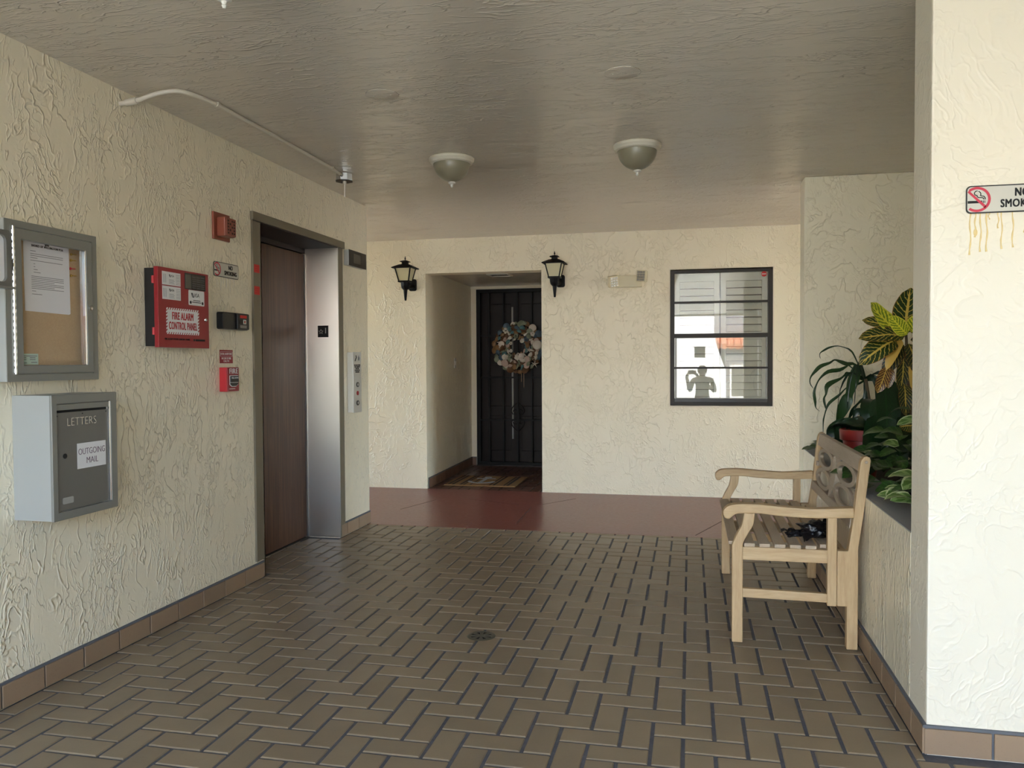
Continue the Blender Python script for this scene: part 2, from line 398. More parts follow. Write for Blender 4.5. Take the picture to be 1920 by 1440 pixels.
BASIS = {'L': ((0, 1, 0), (0, 0, 1), (1, 0, 0)), 'B': ((1, 0, 0), (0, 0, 1), (0, -1, 0))}
def text(body, size, pos, side, mat, parent, bold=0.0, xs=1.0, align='CENTER', name='lettering', spacing=1.0, th=0.0006, w=None):
    cu = bpy.data.curves.new(name, 'FONT'); cu.body = body; cu.size = size; cu.align_x = align; cu.align_y = 'CENTER'
    cu.offset = min(bold, 0.0); cu.extrude = th; cu.space_character = spacing + (0.10 if bold > 0 else 0.0); cu.resolution_u = 3; cu.space_line = 0.85
    tmp = bpy.data.objects.new(name, cu); C.objects.link(tmp)
    me = bpy.data.meshes.new_from_object(tmp.evaluated_get(bpy.context.evaluated_depsgraph_get()))
    bpy.data.objects.remove(tmp); bpy.data.curves.remove(cu)
    if bold > 0:                                             # heavier strokes: the same letters struck several times, a little apart
        b2 = bmesh.new()
        for q, (dx, dy) in enumerate(((0, 0), (1, 0.5), (-1, -0.5), (1, -0.5), (-1, 0.5))):
            m1 = me.copy(); m1.transform(Matrix.Translation((dx * bold, dy * bold, q * 0.00015))); b2.from_mesh(m1); bpy.data.meshes.remove(m1)
        b2.to_mesh(me); b2.free()
    if w is not None and len(me.vertices):
        xs_all = [v.co.x for v in me.vertices]; xs = w / (max(xs_all) - min(xs_all))
    r, u, n = BASIS[side]; X = Matrix.Identity(4)
    for i in range(3): X[i][0], X[i][1], X[i][2], X[i][3] = r[i] * xs, u[i], n[i], pos[i]
    me.transform(X); me.name = name; me.materials.clear()
    return link(name, me, mat, parent)

# ------------------------------------------------------------------ the setting
YF = -1.9        # front edge of the roof over the entrance
EX0, EX1 = -6.8, 5.0        # unseen corridor ends, opened to bring daylight onto the back wall
EY0, EY1, EZ = 4.43, 5.53, 2.145                           # elevator opening
wl = MB()
wl.box(XL - 0.36, XL, YF, EY0, -0.2, H).box(XL - 0.36, XL, EY1, YC, -0.2, H).box(XL - 0.36, XL, EY0, EY1, EZ, H)
wl.box(EX0, XL - 0.36, YC - 0.2, YC, -0.2, H)
struct('wall_left', wl, 'wall_left')
RX0, RX1, RZ = -2.635, -1.435, 2.2                         # entry recess
WX0, WX1, WZ0, WZ1 = -0.2, 0.762, 0.857, 2.178             # window opening
wb = MB()
wb.box(EX0, RX0, YB, YB + 0.2, -0.2, H).box(RX1, WX0, YB, YB + 0.2, -0.2, H).box(WX1, EX1, YB, YB + 0.2, -0.2, H)
wb.box(RX0, RX1, YB, YB + 0.2, RZ, H).box(WX0, WX1, YB, YB + 0.2, WZ1, H).box(WX0, WX1, YB, YB + 0.2, -0.2, WZ0)
struct('wall_back', wb, 'wall_back')
YD = 9.75                                                  # plane of the entrance door wall
wr = MB().prism([(RX0, YB + 0.2), (RX0 - 0.05, YD + 0.3), (-3.0, YD + 0.3), (-3.0, YB + 0.2)], fnZ, -0.2, H)
M['wall_recess'] = stucco('stucco_recess', CREAM, (1.3, 1.6, 0.7), 0.3, 1.8)
struct('wall_recess_left', wr, 'wall_recess')
struct('wall_recess_right', B(RX1, RX1 + 0.2, YB + 0.2, YD + 0.3, -0.2, H), 'wall_side')
DX0, DX1, DZ = -2.61, -1.62, 2.20
wk = MB().box(-2.72, DX0, YD, YD + 0.2, -0.1, H).box(DX1, RX1, YD, YD + 0.2, -0.1, H).box(DX0, DX1, YD, YD + 0.2, DZ, H)
struct('wall_recess_back', wk, 'trim_cream')
struct('trim_1', B(-2.70, RX1, YD - 0.018, YD, DZ + 0.004, DZ + 0.07), 'trim_cream', bevel=0.003)
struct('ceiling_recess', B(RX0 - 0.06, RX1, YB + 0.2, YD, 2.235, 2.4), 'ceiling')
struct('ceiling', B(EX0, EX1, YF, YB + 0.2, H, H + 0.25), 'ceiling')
struct('trim_2', B(EX0, EX1, YF - 0.12, YF, H - 0.02, H + 0.45), 'trim_cream')       # fascia at the roof edge
struct('wall_upper_added', B(EX0, EX1, 2.86, 14.0, H + 0.25, 8.0), 'wall_front')  # unseen upper block, its height set to throw shade on the drive
struct('wall_entry_added', B(1.8, 2.0, YF, YP - 0.002, -0.2, H), 'wall_side')  # unseen wall, added to cut the light on pillar and left wall
wrt = MB().box(XB, EX1, YP, YP + 0.213, -0.2, H)
struct('wall_right', wrt, 'wall_front', bevel=0.008)
struct('wall_planter', B(XB, XB + 0.17, YP + 0.2128, YN, -0.2, ZL - 0.004), 'wall_side')
struct('trim_3', B(XB + 0.001, XB + 0.169, YP + 0.2135, YN - 0.0005, ZL - 0.0038, ZL), 'ledge')
struct('wall_niche', B(XB, EX1, YN, YN + 0.205, -0.2, H), 'wall_back', bevel=0.008)
struct('wall_planter_outer', B(1.62, 1.78, YP + 0.2128, YN, -0.2, H), 'wall_side')
struct('floor_planter', B(XB + 0.17, 1.62, YP + 0.213, YN, 0.3, 0.60), 'soil')
# room behind the window
rm = MB().box(-0.6, 1.2, 8.9, 9.0, 0.4, 2.5).box(-0.62, -0.52, 8.05, 9.0, 0.4, 2.5).box(1.12, 1.22, 8.05, 9.0, 0.4, 2.5).box(-0.6, 1.2, 8.05, 9.0, 0.38, 0.42).box(-0.6, 1.2, 8.05, 9.0, 2.46, 2.5)
struct('wall_room', rm, 'room')
# red painted corridor slab, recess slab, ground outside
fb = struct('floor_back', B(EX0, EX1, YR, YB + 0.01, -0.2, 0.0), 'red')
for (xa, ya), (xb, yb) in [((-2.5, 6.703), (-2.318, 7.303)), ((-2.046, 7.324), (-1.515, 7.107)), ((-1.361, 6.281), (-1.385, 7.05)), ((-1.311, 7.173), (-1.054, 7.54)), ((0.039, 6.11), (0.262, 6.726))]:
    d = Vector((xb - xa, yb - ya)).normalized(); n = Vector((-d.y, d.x)) * 0.004
    part('score_line', MB().prism([(xa - n.x, ya - n.y), (xb - n.x, yb - n.y), (xb + n.x, yb + n.y), (xa + n.x, ya + n.y)], fnZ, -0.002, 0.0008), 'score', fb)
struct('ground', MB().box(-40, 40, -60, 0.75, -0.5, -0.15).box(-40, EX0, 0.75, 30, -0.5, -0.15).box(EX1, 40, 0.75, 30, -0.5, -0.15), 'concrete')
struct('ground_lawn', B(-30, 6, -10.9, -9.0, -0.15, -0.13), 'lawn')

# ------------------------------------------------------------------ herringbone pavers
floor = struct('floor', MB().box(XL - 0.30, XB + 0.002, 0.75, YR, -0.2, -0.0045).box(XB + 0.002, EX1, 0.75, YP, -0.2, -0.0045), 'grout')
floor_seen = []
def chamfered(x0, x1, y0, y1, z0, z1, c=0.003):
    m = MB()
    lv = [(x0, x1, y0, y1, z0), (x0, x1, y0, y1, z1 - c), (x0 + c, x1 - c, y0 + c, y1 - c, z1)]
    vs = []
    for a, b, cc, d, z in lv: vs += [(a, cc, z), (b, cc, z), (b, d, z), (a, d, z)]
    fs = [(8, 9, 10, 11)]
    for k in (0, 4):
        for i in range(4): fs.append((k + i, k + (i + 1) % 4, k + 4 + (i + 1) % 4, k + 4 + i))
    return m.add(vs, fs)
def herringbone(region, U, ox, oy, J, V=None):
    """bricks of a 90-degree herringbone, clipped by region(x0,x1,y0,y1) -> clipped box or None"""
    out = []; V = V or U
    for i in range(-60, 60):
        for j in range(-10, 110):
            s = (i + j) % 4
            if s == 0: x0, x1, y0, y1 = i, i + 2, j, j + 1
            elif s == 2: x0, x1, y0, y1 = i, i + 1, j, j + 2
            else: continue
            # joints that run along y are wider than the ones across
            b = (ox + x0 * U + J * 0.55, ox + x1 * U - J * 0.55, oy + y0 * V + J * 0.46, oy + y1 * V - J * 0.46)
            c = region(*b)
            if c and c[1] - c[0] > 0.008 and c[3] - c[2] > 0.008: out.append((c, c == b, s == 0))
    return out
def reg_main(x0, x1, y0, y1):
    lo = XL + 0.0135; hi = XB - 0.0135
    if y0 > EY0 + 0.002 and y1 < EY1 - 0.002: lo = XL - 0.252
    if y1 < YP - 0.014: hi = 3.2
    c = (max(x0, lo), min(x1, hi), max(y0, 0.76), min(y1, YR - 0.003))
    return c if c[0] < c[1] and c[2] < c[3] else None
U, V, OX = 0.1053, 0.1066, -0.0235
OY = 2.697 - V * 20
bl = herringbone(reg_main, U, OX, OY, 0.0118, V)
fwd = Vector((-math.sin(0.2178), math.cos(0.2178)))
def px_size(c):
    x, y = (c[0] + c[1]) / 2, (c[2] + c[3]) / 2
    d = x * fwd.x + y * fwd.y; s = x * fwd.y - y * fwd.x
    if d < 0.3: return 0
    X = 960 + 1510 * s / d; Y = 680 + 1510 * 1.3 / d
    return (c[1] - c[0]) * (c[3] - c[2]) / d ** 3 if -60 < X < 1980 and Y < 1500 else 0
bl.sort(key=lambda t: -px_size(t[0]))
shared = {}
rest = MB()
for k, (c, full, hor) in enumerate(bl):
    dz = random.uniform(-0.0007, 0.0007)
    if k < 300:
        if full:
            key = hor
            if key not in shared:
                a, b = (c[1] - c[0]) / 2, (c[3] - c[2]) / 2
                shared[key] = chamfered(-a, a, -b, b, -0.02, 0.0).mesh('brick'); shared[key].materials.append(M['brick'])
            o = bpy.data.objects.new('brick', shared[key])
        else:
            a, b = (c[1] - c[0]) / 2, (c[3] - c[2]) / 2
            me = chamfered(-a, a, -b, b, -0.02, 0.0).mesh('brick'); me.materials.append(M['brick']); o = bpy.data.objects.new('brick', me)
        C.objects.link(o); o.parent = floor
        o.location = ((c[0] + c[1]) / 2, (c[2] + c[3]) / 2, dz)
        o.rotation_euler = (random.uniform(-0.003, 0.003), random.uniform(-0.003, 0.003), random.uniform(-0.006, 0.006))
    else:
        q = chamfered(c[0], c[1], c[2], c[3], -0.02, dz); rest.add(q.v, q.f)
o = part('brick_field', rest, 'brick', floor); o['kind'] = 'stuff'

def reg_rec(x0, x1, y0, y1):
    c = (max(x0, RX0 - 0.02), min(x1, RX1 - 0.013), max(y0, YB + 0.012), min(y1, YD - 0.003))
    return c if c[0] < c[1] and c[2] < c[3] else None
frc = struct('floor_recess', B(RX0 - 0.05, RX1, YB + 0.01, YD, -0.2, -0.003), 'grout')
for c, full, hor in herringbone(reg_rec, U, -0.10, YB - U * 20, 0.010):
    part('brick', chamfered(c[0], c[1], c[2], c[3], -0.02, random.uniform(-0.0006, 0.0006)), 'brick_dark', frc)

# ------------------------------------------------------------------ base tiles
def tiles(name, runs, mat='tile'):
    """runs: list of (fn, a0, a1, [joints]); fn(a, z, depth)"""
    first = None
    for fn, js, h in runs:
        cap = MB().prism(rect(js[0], js[-1], h, h + 0.009), fn, 0.0, 0.0095)
        bk = MB().prism(rect(js[0], js[-1], 0.0005, h), fn, 0.0, 0.006)
        cap.add(bk.v, bk.f)
        if first is None: first = struct(name, cap, 'caulk')
        else: part('grout_bed', cap, 'caulk', first)
        for a0, a1 in zip(js[:-1], js[1:]):
            part('tile', MB().prism(rect(a0 + 0.004, a1 - 0.004, 0.003, h - 0.001), fn, 0.0062, 0.0135 + random.uniform(-0.0008, 0.0006)), mat, first, 0.0015, 1)
    return first
jl = [0.78 + 0.2158 * k for k in range(8)] + [2.508, 2.717, 2.931, 3.149, 3.364, 3.581, 3.790, 4.002, 4.214, 4.428]
tiles('baseboard_left', [(fnL, jl, 0.090), (fnL, [5.532, 5.64, 5.855, 6.094], 0.092)])
fnR = lambda a, b, d: (XB - d, a, b)
tiles('baseboard_right', [(fnR, [2.845, 2.988, 3.205, 3.424, 3.638] + [3.638 + 0.2165 * k for k in range(1, 10)] + [5.838], 0.090),
                          (fnP, [XB - 0.012, 0.957, 1.17, 1.385, 1.60, 1.81], 0.088)])
fnRL = lambda a, b, d: (RX0 - 0.05 * (a - YB - 0.2) / 1.9 + d, a, b)
tiles('baseboard_recess', [(fnRL, [YB + 0.03 + 0.2 * k for k in range(9)] + [YD - 0.002], 0.10),
                           (lambda a, b, d: (a, YD - d, b), [-2.675, DX0 - 0.004], 0.10)], 'tile_dark')

# ------------------------------------------------------------------ elevator (door_1)
d1 = bpy.data.objects.new('door_1', None); C.objects.link(d1); d1.location = (XL, 4.98, 0); d1['kind'] = 'structure'
d1['label'] = 'recessed walnut elevator door in a bronze-grey metal frame'
XD = XL - 0.256
part('door_panel', B(XD - 0.03, XD, EY0 + 0.01, EY1 - 0.02, 0.006, 2.10), 'walnut', d1, 0.002)
part('transom', B(XD - 0.03, XD + 0.004, EY0, EY1 - 0.003, 2.108, 2.26), 'walnut_dark', d1)
part('door_edge_strip', B(XD - 0.03, XD + 0.010, EY1 - 0.018, EY1 - 0.010, 0.004, 2.10), 'galv', d1)
part('shaft_back', B(XD - 0.06, XD - 0.03, EY0 - 0.02, EY1 + 0.02, -0.02, 2.3), 'black_matt', d1)
part('jamb', MB().prism(rect(EY0 - 0.088, EY0 - 0.001, 0.11, EZ), fnL, -0.03, 0.012), 'jamb', d1, 0.002, label='grey metal jamb nearest the fire panel')
part('jamb', MB().prism(rect(EY1 + 0.001, EY1 + 0.075, 0.004, EZ), fnL, -0.03, 0.012), 'jamb', d1, 0.002)
part('head', MB().prism(rect(EY0 - 0.094, EY1 + 0.098, EZ + 0.001, EZ + 0.052), fnL, -0.03, 0.02), 'jamb', d1, 0.002)
part('reveal', B(XD + 0.005, XL + 0.010, EY1 - 0.009, EY1 - 0.0006, 0.004, EZ), 'steel', d1, 0.001, label='brushed stainless steel return panel')
part('reveal', B(XD + 0.005, XL + 0.010, EY0 + 0.0006, EY0 + 0.009, 0.004, EZ), 'steel', d1)
part('soffit', B(XD + 0.005, XL + 0.010, EY0, EY1, EZ - 0.004, EZ + 0.0006), 'walnut_dark', d1)
part('sill', B(XD + 0.0, XD + 0.02, EY0 + 0.01, EY1 - 0.02, -0.002, 0.003), 'bronze', d1)
# tactile floor plate on the return
t = thing('floor_number_plate', 'small black plate with a star and the number 1 on the stainless return', 'sign', (-2.648, EY1 - 0.012, 1.53))
yp = EY1 - 0.0095
part('plate', B(-2.690, -2.606, yp - 0.004, yp, 1.487, 1.573), 'black', t, 0.001)
st = [(-2.664 + (0.020 if k % 2 == 0 else 0.009) * math.sin(k * math.pi / 5), 1.528 + (0.020 if k % 2 == 0 else 0.009) * math.cos(k * math.pi / 5)) for k in range(10)]
sti = [(-2.664 + (a + 2.664) * 0.72, 1.528 + (b - 1.528) * 0.72) for a, b in st]
part('star', MB().band(st, sti, lambda a, b, d: (a, yp - 0.004 - d, b), 0.0, 0.0008), 'sign_silver', t)
text('1', 0.058, (-2.627, yp - 0.0042, 1.533), 'B', 'sign_silver', t, 0.0008, 0.8)
for z0, z1, lab in ((1.838, 1.886, 'upper red sticker on the left elevator jamb'), (1.707, 1.757, 'lower red sticker on the left elevator jamb')):
    t = thing('warning_sticker', lab, 'sticker', (XL + 0.013, 4.375, z0), 'red stickers on the elevator jamb')
    part('backing', MB().prism(rect(4.352, 4.412, z0, z1), fnL, 0.0122, 0.0128), 'red_sticker', t)
    for k in range(3): part('text_line', MB().prism(rect(4.362, 4.402, z0 + 0.010 + 0.012 * k, z0 + 0.013 + 0.012 * k), fnL, 0.0128, 0.0131), 'ink_red', t)

# ------------------------------------------------------------------ call station and position indicator
t = thing('elevator_call_station', 'tall narrow brushed metal call station with two ring buttons and a red one', 'control panel', (XL, 5.765, 0.92))
part('body', MB().prism(rect(5.692, 5.842, 0.919, 1.377), fnL, 0.0, 0.046), 'white_plastic', t, 0.002, label='pale bright side of the call station')
part('face_plate', MB().prism(rect(5.690, 5.844, 0.917, 1.379), fnL, 0.046, 0.049), 'alu', t, 0.001)
for z, m_ in ((1.13, 'black'), (0.99, 'black')):
    b_ = part('button_ring', MB().lathe([(0.019, 0), (0.019, 0.006), (0.012, 0.006), (0.012, 0.001)], (XL + 0.049, 5.767, z), (1, 0, 0), 20), m_, t)
    part('button', MB().lathe([(0.011, 0.0), (0.011, 0.004), (0.009, 0.005)], (XL + 0.049, 5.767, z), (1, 0, 0), 16), 'alu', b_)
part('key_switch', MB().lathe([(0.017, 0), (0.017, 0.005), (0.010, 0.007)], (XL + 0.049, 5.767, 1.065), (1, 0, 0), 20), 'red_paint', t)
text('IN CASE OF FIRE\nUSE STAIRWAY\nFOR EXIT.\nDO NOT USE\nELEVATOR', 0.0155, (XL + 0.0492, 5.767, 1.252), 'L', 'ink', t, 0.0002, 0.9)
part('running_figure', MB().tube([(XL + 0.0495, 5.735, 1.322), (XL + 0.0495, 5.75, 1.338), (XL + 0.0495, 5.742, 1.352)], 0.004, 6).tube([(XL + 0.0495, 5.735, 1.322), (XL + 0.0495, 5.724, 1.310)], 0.004, 6), 'ink', t)
part('flame_mark', MB().prism([(5.785, 1.315), (5.808, 1.315), (5.812, 1.335), (5.802, 1.345), (5.800, 1.358), (5.790, 1.345), (5.783, 1.333)], fnL, 0.049, 0.0495), 'ink_grey', t)
t = thing('floor_indicator', 'bronze-grey box with a dark display beside the top of the elevator frame', 'display', (XL, 5.82, 2.03))
part('body', MB().prism(rect(5.650, 5.975, 2.030, 2.146), fnL, 0.0, 0.040), 'alu_light', t, 0.003)
part('face_plate', MB().prism(rect(5.648, 5.977, 2.028, 2.148), fnL, 0.040, 0.044), 'bronze', t, 0.002)
part('display', MB().prism(rect(5.73, 5.865, 2.052, 2.124), fnL, 0.044, 0.0452), 'lcd', t)

# ------------------------------------------------------------------ notice board with papers
t = thing('notice_board', 'grey framed glass-fronted cork notice board above the mailbox', 'notice board', (XL, 2.75, 1.235))
NY0, NY1, NZ0, NZ1 = 2.516, 2.990, 1.234, 1.842
part('case', MB().band(rect(NY0, NY1, NZ0, NZ1), rect(NY0 + 0.03, NY1 - 0.03, NZ0 + 0.03, NZ1 - 0.03), fnL, 0.0, 0.058), 'alu_light', t, 0.001)
part('face_frame', MB().band(rect(NY0, NY1, NZ0, NZ1), rect(NY0 + 0.033, NY1 - 0.030, NZ0 + 0.027, NZ1 - 0.027), fnL, 0.058, 0.062), 'alu_grey', t, 0.001)
part('cork_panel', MB().prism(rect(NY0 + 0.03, NY1 - 0.03, NZ0 + 0.03, NZ1 - 0.03), fnL, 0.004, 0.014), 'cork', t)
dr = part('door_frame', MB().band(rect(2.556, 2.958, 1.263, 1.813), rect(2.590, 2.922, 1.296, 1.772), fnL, 0.046, 0.068), 'alu_grey', t, 0.004, 2)
part('glass_pane', MB().prism(rect(2.588, 2.924, 1.294, 1.774), fnL, 0.050, 0.053), 'clear', dr)
part('glazing_bead', MB().prism(rect(2.916, 2.922, 1.296, 1.772), fnL, 0.052, 0.066), 'chrome', dr, 0.001)
part('hinge', MB().lathe([(0.005, 0), (0.005, 0.556)], (XL + 0.066, 2.552, 1.262), (0, 0, 1), 10), 'chrome', t)
for k in range(22): part('hinge_knuckle', MB().lathe([(0.0058, 0), (0.0058, 0.014)], (XL + 0.066, 2.552, 1.268 + 0.0248 * k), (0, 0, 1), 8), 'chrome', t)
part('lock', MB().lathe([(0.010, 0), (0.010, 0.005), (0.006, 0.007)], (XL + 0.068, 2.942, 1.535), (1, 0, 0), 16), 'chrome', t)
t = thing('notice_letter', 'white typed letter pinned to the cork notice board', 'paper', (XL + 0.015, 2.77, 1.505), None)
pp = [(2.651, 1.786), (2.655, 1.508), (2.880, 1.504), (2.889, 1.508), (2.886, 1.785)]
part('sheet', MB().prism(pp, fnL, 0.0146, 0.0154), 'paper', t)
text('SHORES OF WELLINGTON POA', 0.0125, (XL + 0.0156, 2.772, 1.766), 'L', 'ink', t, 0.0002, 0.85)
lines = [(1.745, 2.685, 2.712)] + [(1.734 - 0.0075 * k, 2.685, 2.853) for k in range(2)] + [(1.718, 2.685, 2.72), (1.708, 2.685, 2.85)] + [(1.695 - 0.011 * k, 2.70, 2.70 + l) for k, l in enumerate((0.008, 0.008, 0.02, 0.034))] + [(1.646 - 0.0068 * k, 2.688, 2.855 - (0.05 if k in (3, 6) else 0)) for k in range(8)] + [(1.588, 2.69, 2.71), (1.576, 2.69, 2.74)]
for z, a, b in lines: part('text_line', MB().prism(rect(a, b, z - 0.0011, z + 0.0011), fnL, 0.0154, 0.0156), 'ink_grey', t)
tag(part('black_pushpin', MB().lathe([(0.006, 0), (0.004, 0.006), (0.008, 0.010), (0.007, 0.013)], (XL + 0.0158, 2.760, 1.776), (1, 0.5, 0.15), 12), 'black'), 'black push pin holding the top of the typed letter', 'pin')
t = thing('mint_card', 'small mint green printed card at the lower left corner of the cork board', 'card', (XL + 0.015, 2.67, 1.297))
part('sheet', MB().prism(rect(2.629, 2.714, 1.298, 1.341), fnL, 0.0145, 0.0151), 'green_card', t)
for z, a, b in ((1.332, 2.633, 2.708), (1.325, 2.635, 2.655), (1.318, 2.635, 2.655), (1.305, 2.635, 2.657), (1.325, 2.672, 2.70), (1.318, 2.672, 2.70), (1.307, 2.678, 2.708)):
    part('text_line', MB().prism(rect(a, b, z - 0.0014, z + 0.0014), fnL, 0.0151, 0.0153), 'ink_grey', t)
for k, (z, y, m_, nm, lab) in enumerate([(1.757, 2.900, 'brass', 'brass_tack', 'topmost brass tack at the right edge of the cork board'), (1.732, 2.897, 'brass', 'brass_tack', 'second brass tack from the top at the right edge of the cork board'), (1.697, 2.893, 'red_bright', 'red_tack', 'red tack between brass tacks at the right edge of the cork board'), (1.668, 2.897, 'brass', 'brass_tack', 'lowest brass tack at the right edge of the cork board')]):
    tag(part(nm, MB().lathe([(0.006, 0), (0.006, 0.003), (0.003, 0.005)], (XL + 0.0142, y, z), (1, 0, 0), 10).lathe([(0.0022, 0), (0.0022, 0.018)], (XL + 0.020, y, z), (0.25, 1, 0), 8), m_), lab, 'tack', 'tacks on the cork board')
# worn metal holder in front of the notice board's left edge
t = thing('sign_holder', 'worn grey metal holder with a blank white insert overlapping the notice board hinge', 'sign holder', (XL + 0.08, 2.42, 1.58))
part('frame', MB().band(rrect(2.30, 2.513, 1.581, 1.792, 0.012), rrect(2.318, 2.492, 1.602, 1.772, 0.02), fnL, 0.074, 0.094), 'alu_dark', t, 0.002)
part('insert', MB().prism(rect(2.31, 2.503, 1.590, 1.783), fnL, 0.078, 0.083), 'white', t)
part('mounting_arm', MB().prism(rect(2.36, 2.44, 1.66, 1.71), fnL, 0.0, 0.078), 'alu_dark', t)
part('lower_lip', MB().prism(rect(2.30, 2.518, 1.577, 1.585), fnL, 0.074, 0.104), 'alu_grey', t, 0.001)

# ------------------------------------------------------------------ mailbox
t = thing('letter_box', 'aluminium wall mailbox with outgoing mail paper, below the notice board', 'mailbox', (XL, 2.77, 0.70))
MY0, MY1, MZ0, MZ1, MD = 2.597, 2.946, 0.700, 1.180, 0.172
part('body', MB().prism(rect(MY0, MY1, MZ0, MZ1), fnL, 0.0, MD - 0.004), 'alu_light', t, 0.001)
part('front_frame', MB().band(rect(MY0 - 0.002, MY1 + 0.002, MZ0 - 0.002, MZ1 + 0.002), rect(MY0 + 0.024, MY1 - 0.034, MZ0 + 0.030, MZ1 - 0.034), fnL, MD - 0.004, MD + 0.008), 'alu_grey', t, 0.003)
part('edge_bead', MB().prism(rect(MY1 - 0.041, MY1 - 0.034, MZ0 + 0.03, MZ1 - 0.034), fnL, MD - 0.003, MD + 0.006), 'chrome', t, 0.001)
dp = part('door', MB().prism(rect(MY0 + 0.026, MY1 - 0.042, MZ0 + 0.032, 1.112), fnL, MD - 0.004, MD + 0.001), 'alu_dark', t, 0.001)
part('slot_hood', MB().prism(rect(MY0 + 0.026, MY1 - 0.042, 1.122, 1.144), fnL, MD - 0.004, MD + 0.005), 'alu_grey', t, 0.001)
part('slot', MB().prism(rect(MY0 + 0.030, MY1 - 0.048, 1.112, 1.122), fnL, MD - 0.004, MD - 0.002), 'black_matt', t)
part('keyhole', MB().lathe([(0.010, 0), (0.010, 0.002), (0.006, 0.002)], (XL + MD + 0.001, 2.664, 0.943), (1, 0, 0), 14), 'black', dp)
text('LETTERS', 0.046, (XL + MD + 0.0012, 2.757, 1.072), 'L', 'chrome', dp, -0.0014, w=0.155)
for y, z in ((2.628, 1.10), (2.76, 1.103), (2.892, 1.104)): part('screw', MB().lathe([(0.003, 0), (0.002, 0.002)], (XL + MD + 0.001, y, z), (1, 0, 0), 8), 'black', dp)
part('maker_plate', MB().prism(rrect(2.648, 2.704, 0.757, 0.782, 0.005), fnL, MD + 0.001, MD + 0.0022), 'alu_light', dp)
t2 = thing('outgoing_mail_paper', 'white paper reading OUTGOING MAIL taped on the mailbox door', 'paper', (XL + MD, 2.81, 0.884))
part('sheet', MB().prism(rect(2.727, 2.8865, 0.884, 0.985), fnL, MD + 0.0016, MD + 0.0022), 'white', t2)
text('OUTGOING', 0.036, (XL + MD + 0.0024, 2.807, 0.950), 'L', 'ink_plum', t2, -0.0004, w=0.146)
text('MAIL', 0.036, (XL + MD + 0.0024, 2.808, 0.913), 'L', 'ink_plum', t2, -0.0004, 0.85)

# ------------------------------------------------------------------ fire alarm control panel
t = thing('fire_alarm_panel', 'large red fire alarm control panel cabinet on the stucco wall', 'alarm panel', (XL, 3.59, 1.376))
FD = 0.078
FY0, FY1, FZ0, FZ1 = 3.373, 3.782, 1.377, 1.761
part('back_box', MB().prism(rect(FY0 + 0.006, FY1 - 0.004, FZ0 + 0.006, FZ1 - 0.006), fnL, 0.0, FD - 0.024), 'black', t, 0.001)
for z in (1.455, 1.70): part('hinge', MB().lathe([(0.007, 0), (0.007, 0.035)], (XL + FD - 0.03, FY0 + 0.004, z - 0.018), (0, 0, 1), 10), 'red_bright', t)
door = part('door', MB().prism(rect(FY0, FY1, FZ0, FZ1), fnL, FD - 0.023, FD), 'red_paint', t, 0.002)
part('display_window', MB().prism(rect(3.580, 3.755, 1.671, 1.752), fnL, FD, FD + 0.001), 'black', door)
part('screen', MB().prism(rect(3.584, 3.628, 1.676, 1.744), fnL, FD + 0.001, FD + 0.0018), 'lcd_grey', door)
part('lamp_field', MB().prism(rect(3.636, 3.750, 1.673, 1.747), fnL, FD + 0.001, FD + 0.0018), 'lcd', door)
for k in range(6):
    for a, b in ((3.641, 3.672), (3.678, 3.708), (3.714, 3.744)): part('text_line', MB().prism(rect(a, b, 1.680 + 0.011 * k, 1.682 + 0.011 * k), fnL, FD + 0.0018, FD + 0.002), 'ink_grey', door)
def logo(y, z, s, par, dep):
    part('logo_mark', MB().prism([(y, z), (y + s * 0.55, z), (y + s * 0.35, z - s)], fnL, dep, dep + 0.0004).prism([(y + s * 0.62, z), (y + s * 1.05, z - s), (y + s * 0.55, z - s)], fnL, dep, dep + 0.0004), 'ink', par)
    text('VSA', s * 1.25, (XL + dep + 0.0002, y + s * 2.0, z - s * 0.5), 'L', 'ink', par, -0.0002, 0.9)
for z0, z1 in ((1.678, 1.742), (1.609, 1.673)):
    lb = part('service_label', MB().prism(rect(3.404, 3.546, z0, z1), fnL, FD, FD + 0.0008), 'white', door)
    dd = FD + 0.0008
    logo(3.455, z1 - 0.012, 0.013, lb, dd)
    for k in range(7): part('text_line', MB().prism(rect(3.509, 3.541, z0 + 0.007 + 0.0075 * k, z0 + 0.0085 + 0.0075 * k), fnL, dd, dd + 0.0002), 'ink_grey', lb)
    for k in range(4): part('text_line', MB().prism(rect(3.455, 3.498 - 0.006 * (k % 2), z0 + 0.008 + 0.006 * k, z0 + 0.0095 + 0.006 * k), fnL, dd, dd + 0.0002), 'ink_grey', lb)
    for k in range(3): part('text_line', MB().prism(rect(3.412 + 0.009 * k, 3.414 + 0.009 * k, z0 + 0.01, z1 - 0.012), fnL, dd, dd + 0.0002), 'ink_grey', lb)
lb = part('company_label', MB().prism(rrect(3.608, 3.740, 1.593, 1.669, 0.006), fnL, FD + 0.0012, FD + 0.0028), 'white', door)
logo(3.628, 1.655, 0.023, lb, FD + 0.0028)
for z, a, b in ((1.616, 3.645, 3.705), (1.607, 3.635, 3.712)): part('text_line', MB().prism(rect(a, b, z, z + 0.0035), fnL, FD + 0.0028, FD + 0.0031), 'ink', lb)
for y in (3.623, 3.724): part('seal', MB().lathe([(0.008, 0), (0.008, 0.0003), (0.005, 0.0003)], (XL + FD + 0.0028, y, 1.607), (1, 0, 0), 12), 'ink', lb)
sg = part('warning_label', MB().prism(rect(3.440, 3.684, 1.452, 1.560), fnL, FD, FD + 0.0008), 'white', door, label='white FIRE ALARM CONTROL PANEL label with a red striped border')
ys, zs = 3.430, 1.442; wd, hg = 0.264, 0.128
def stripe(p): part('stripe', MB().prism(p, fnL, FD + 0.0002, FD + 0.0011), 'white', sg)
n = 15
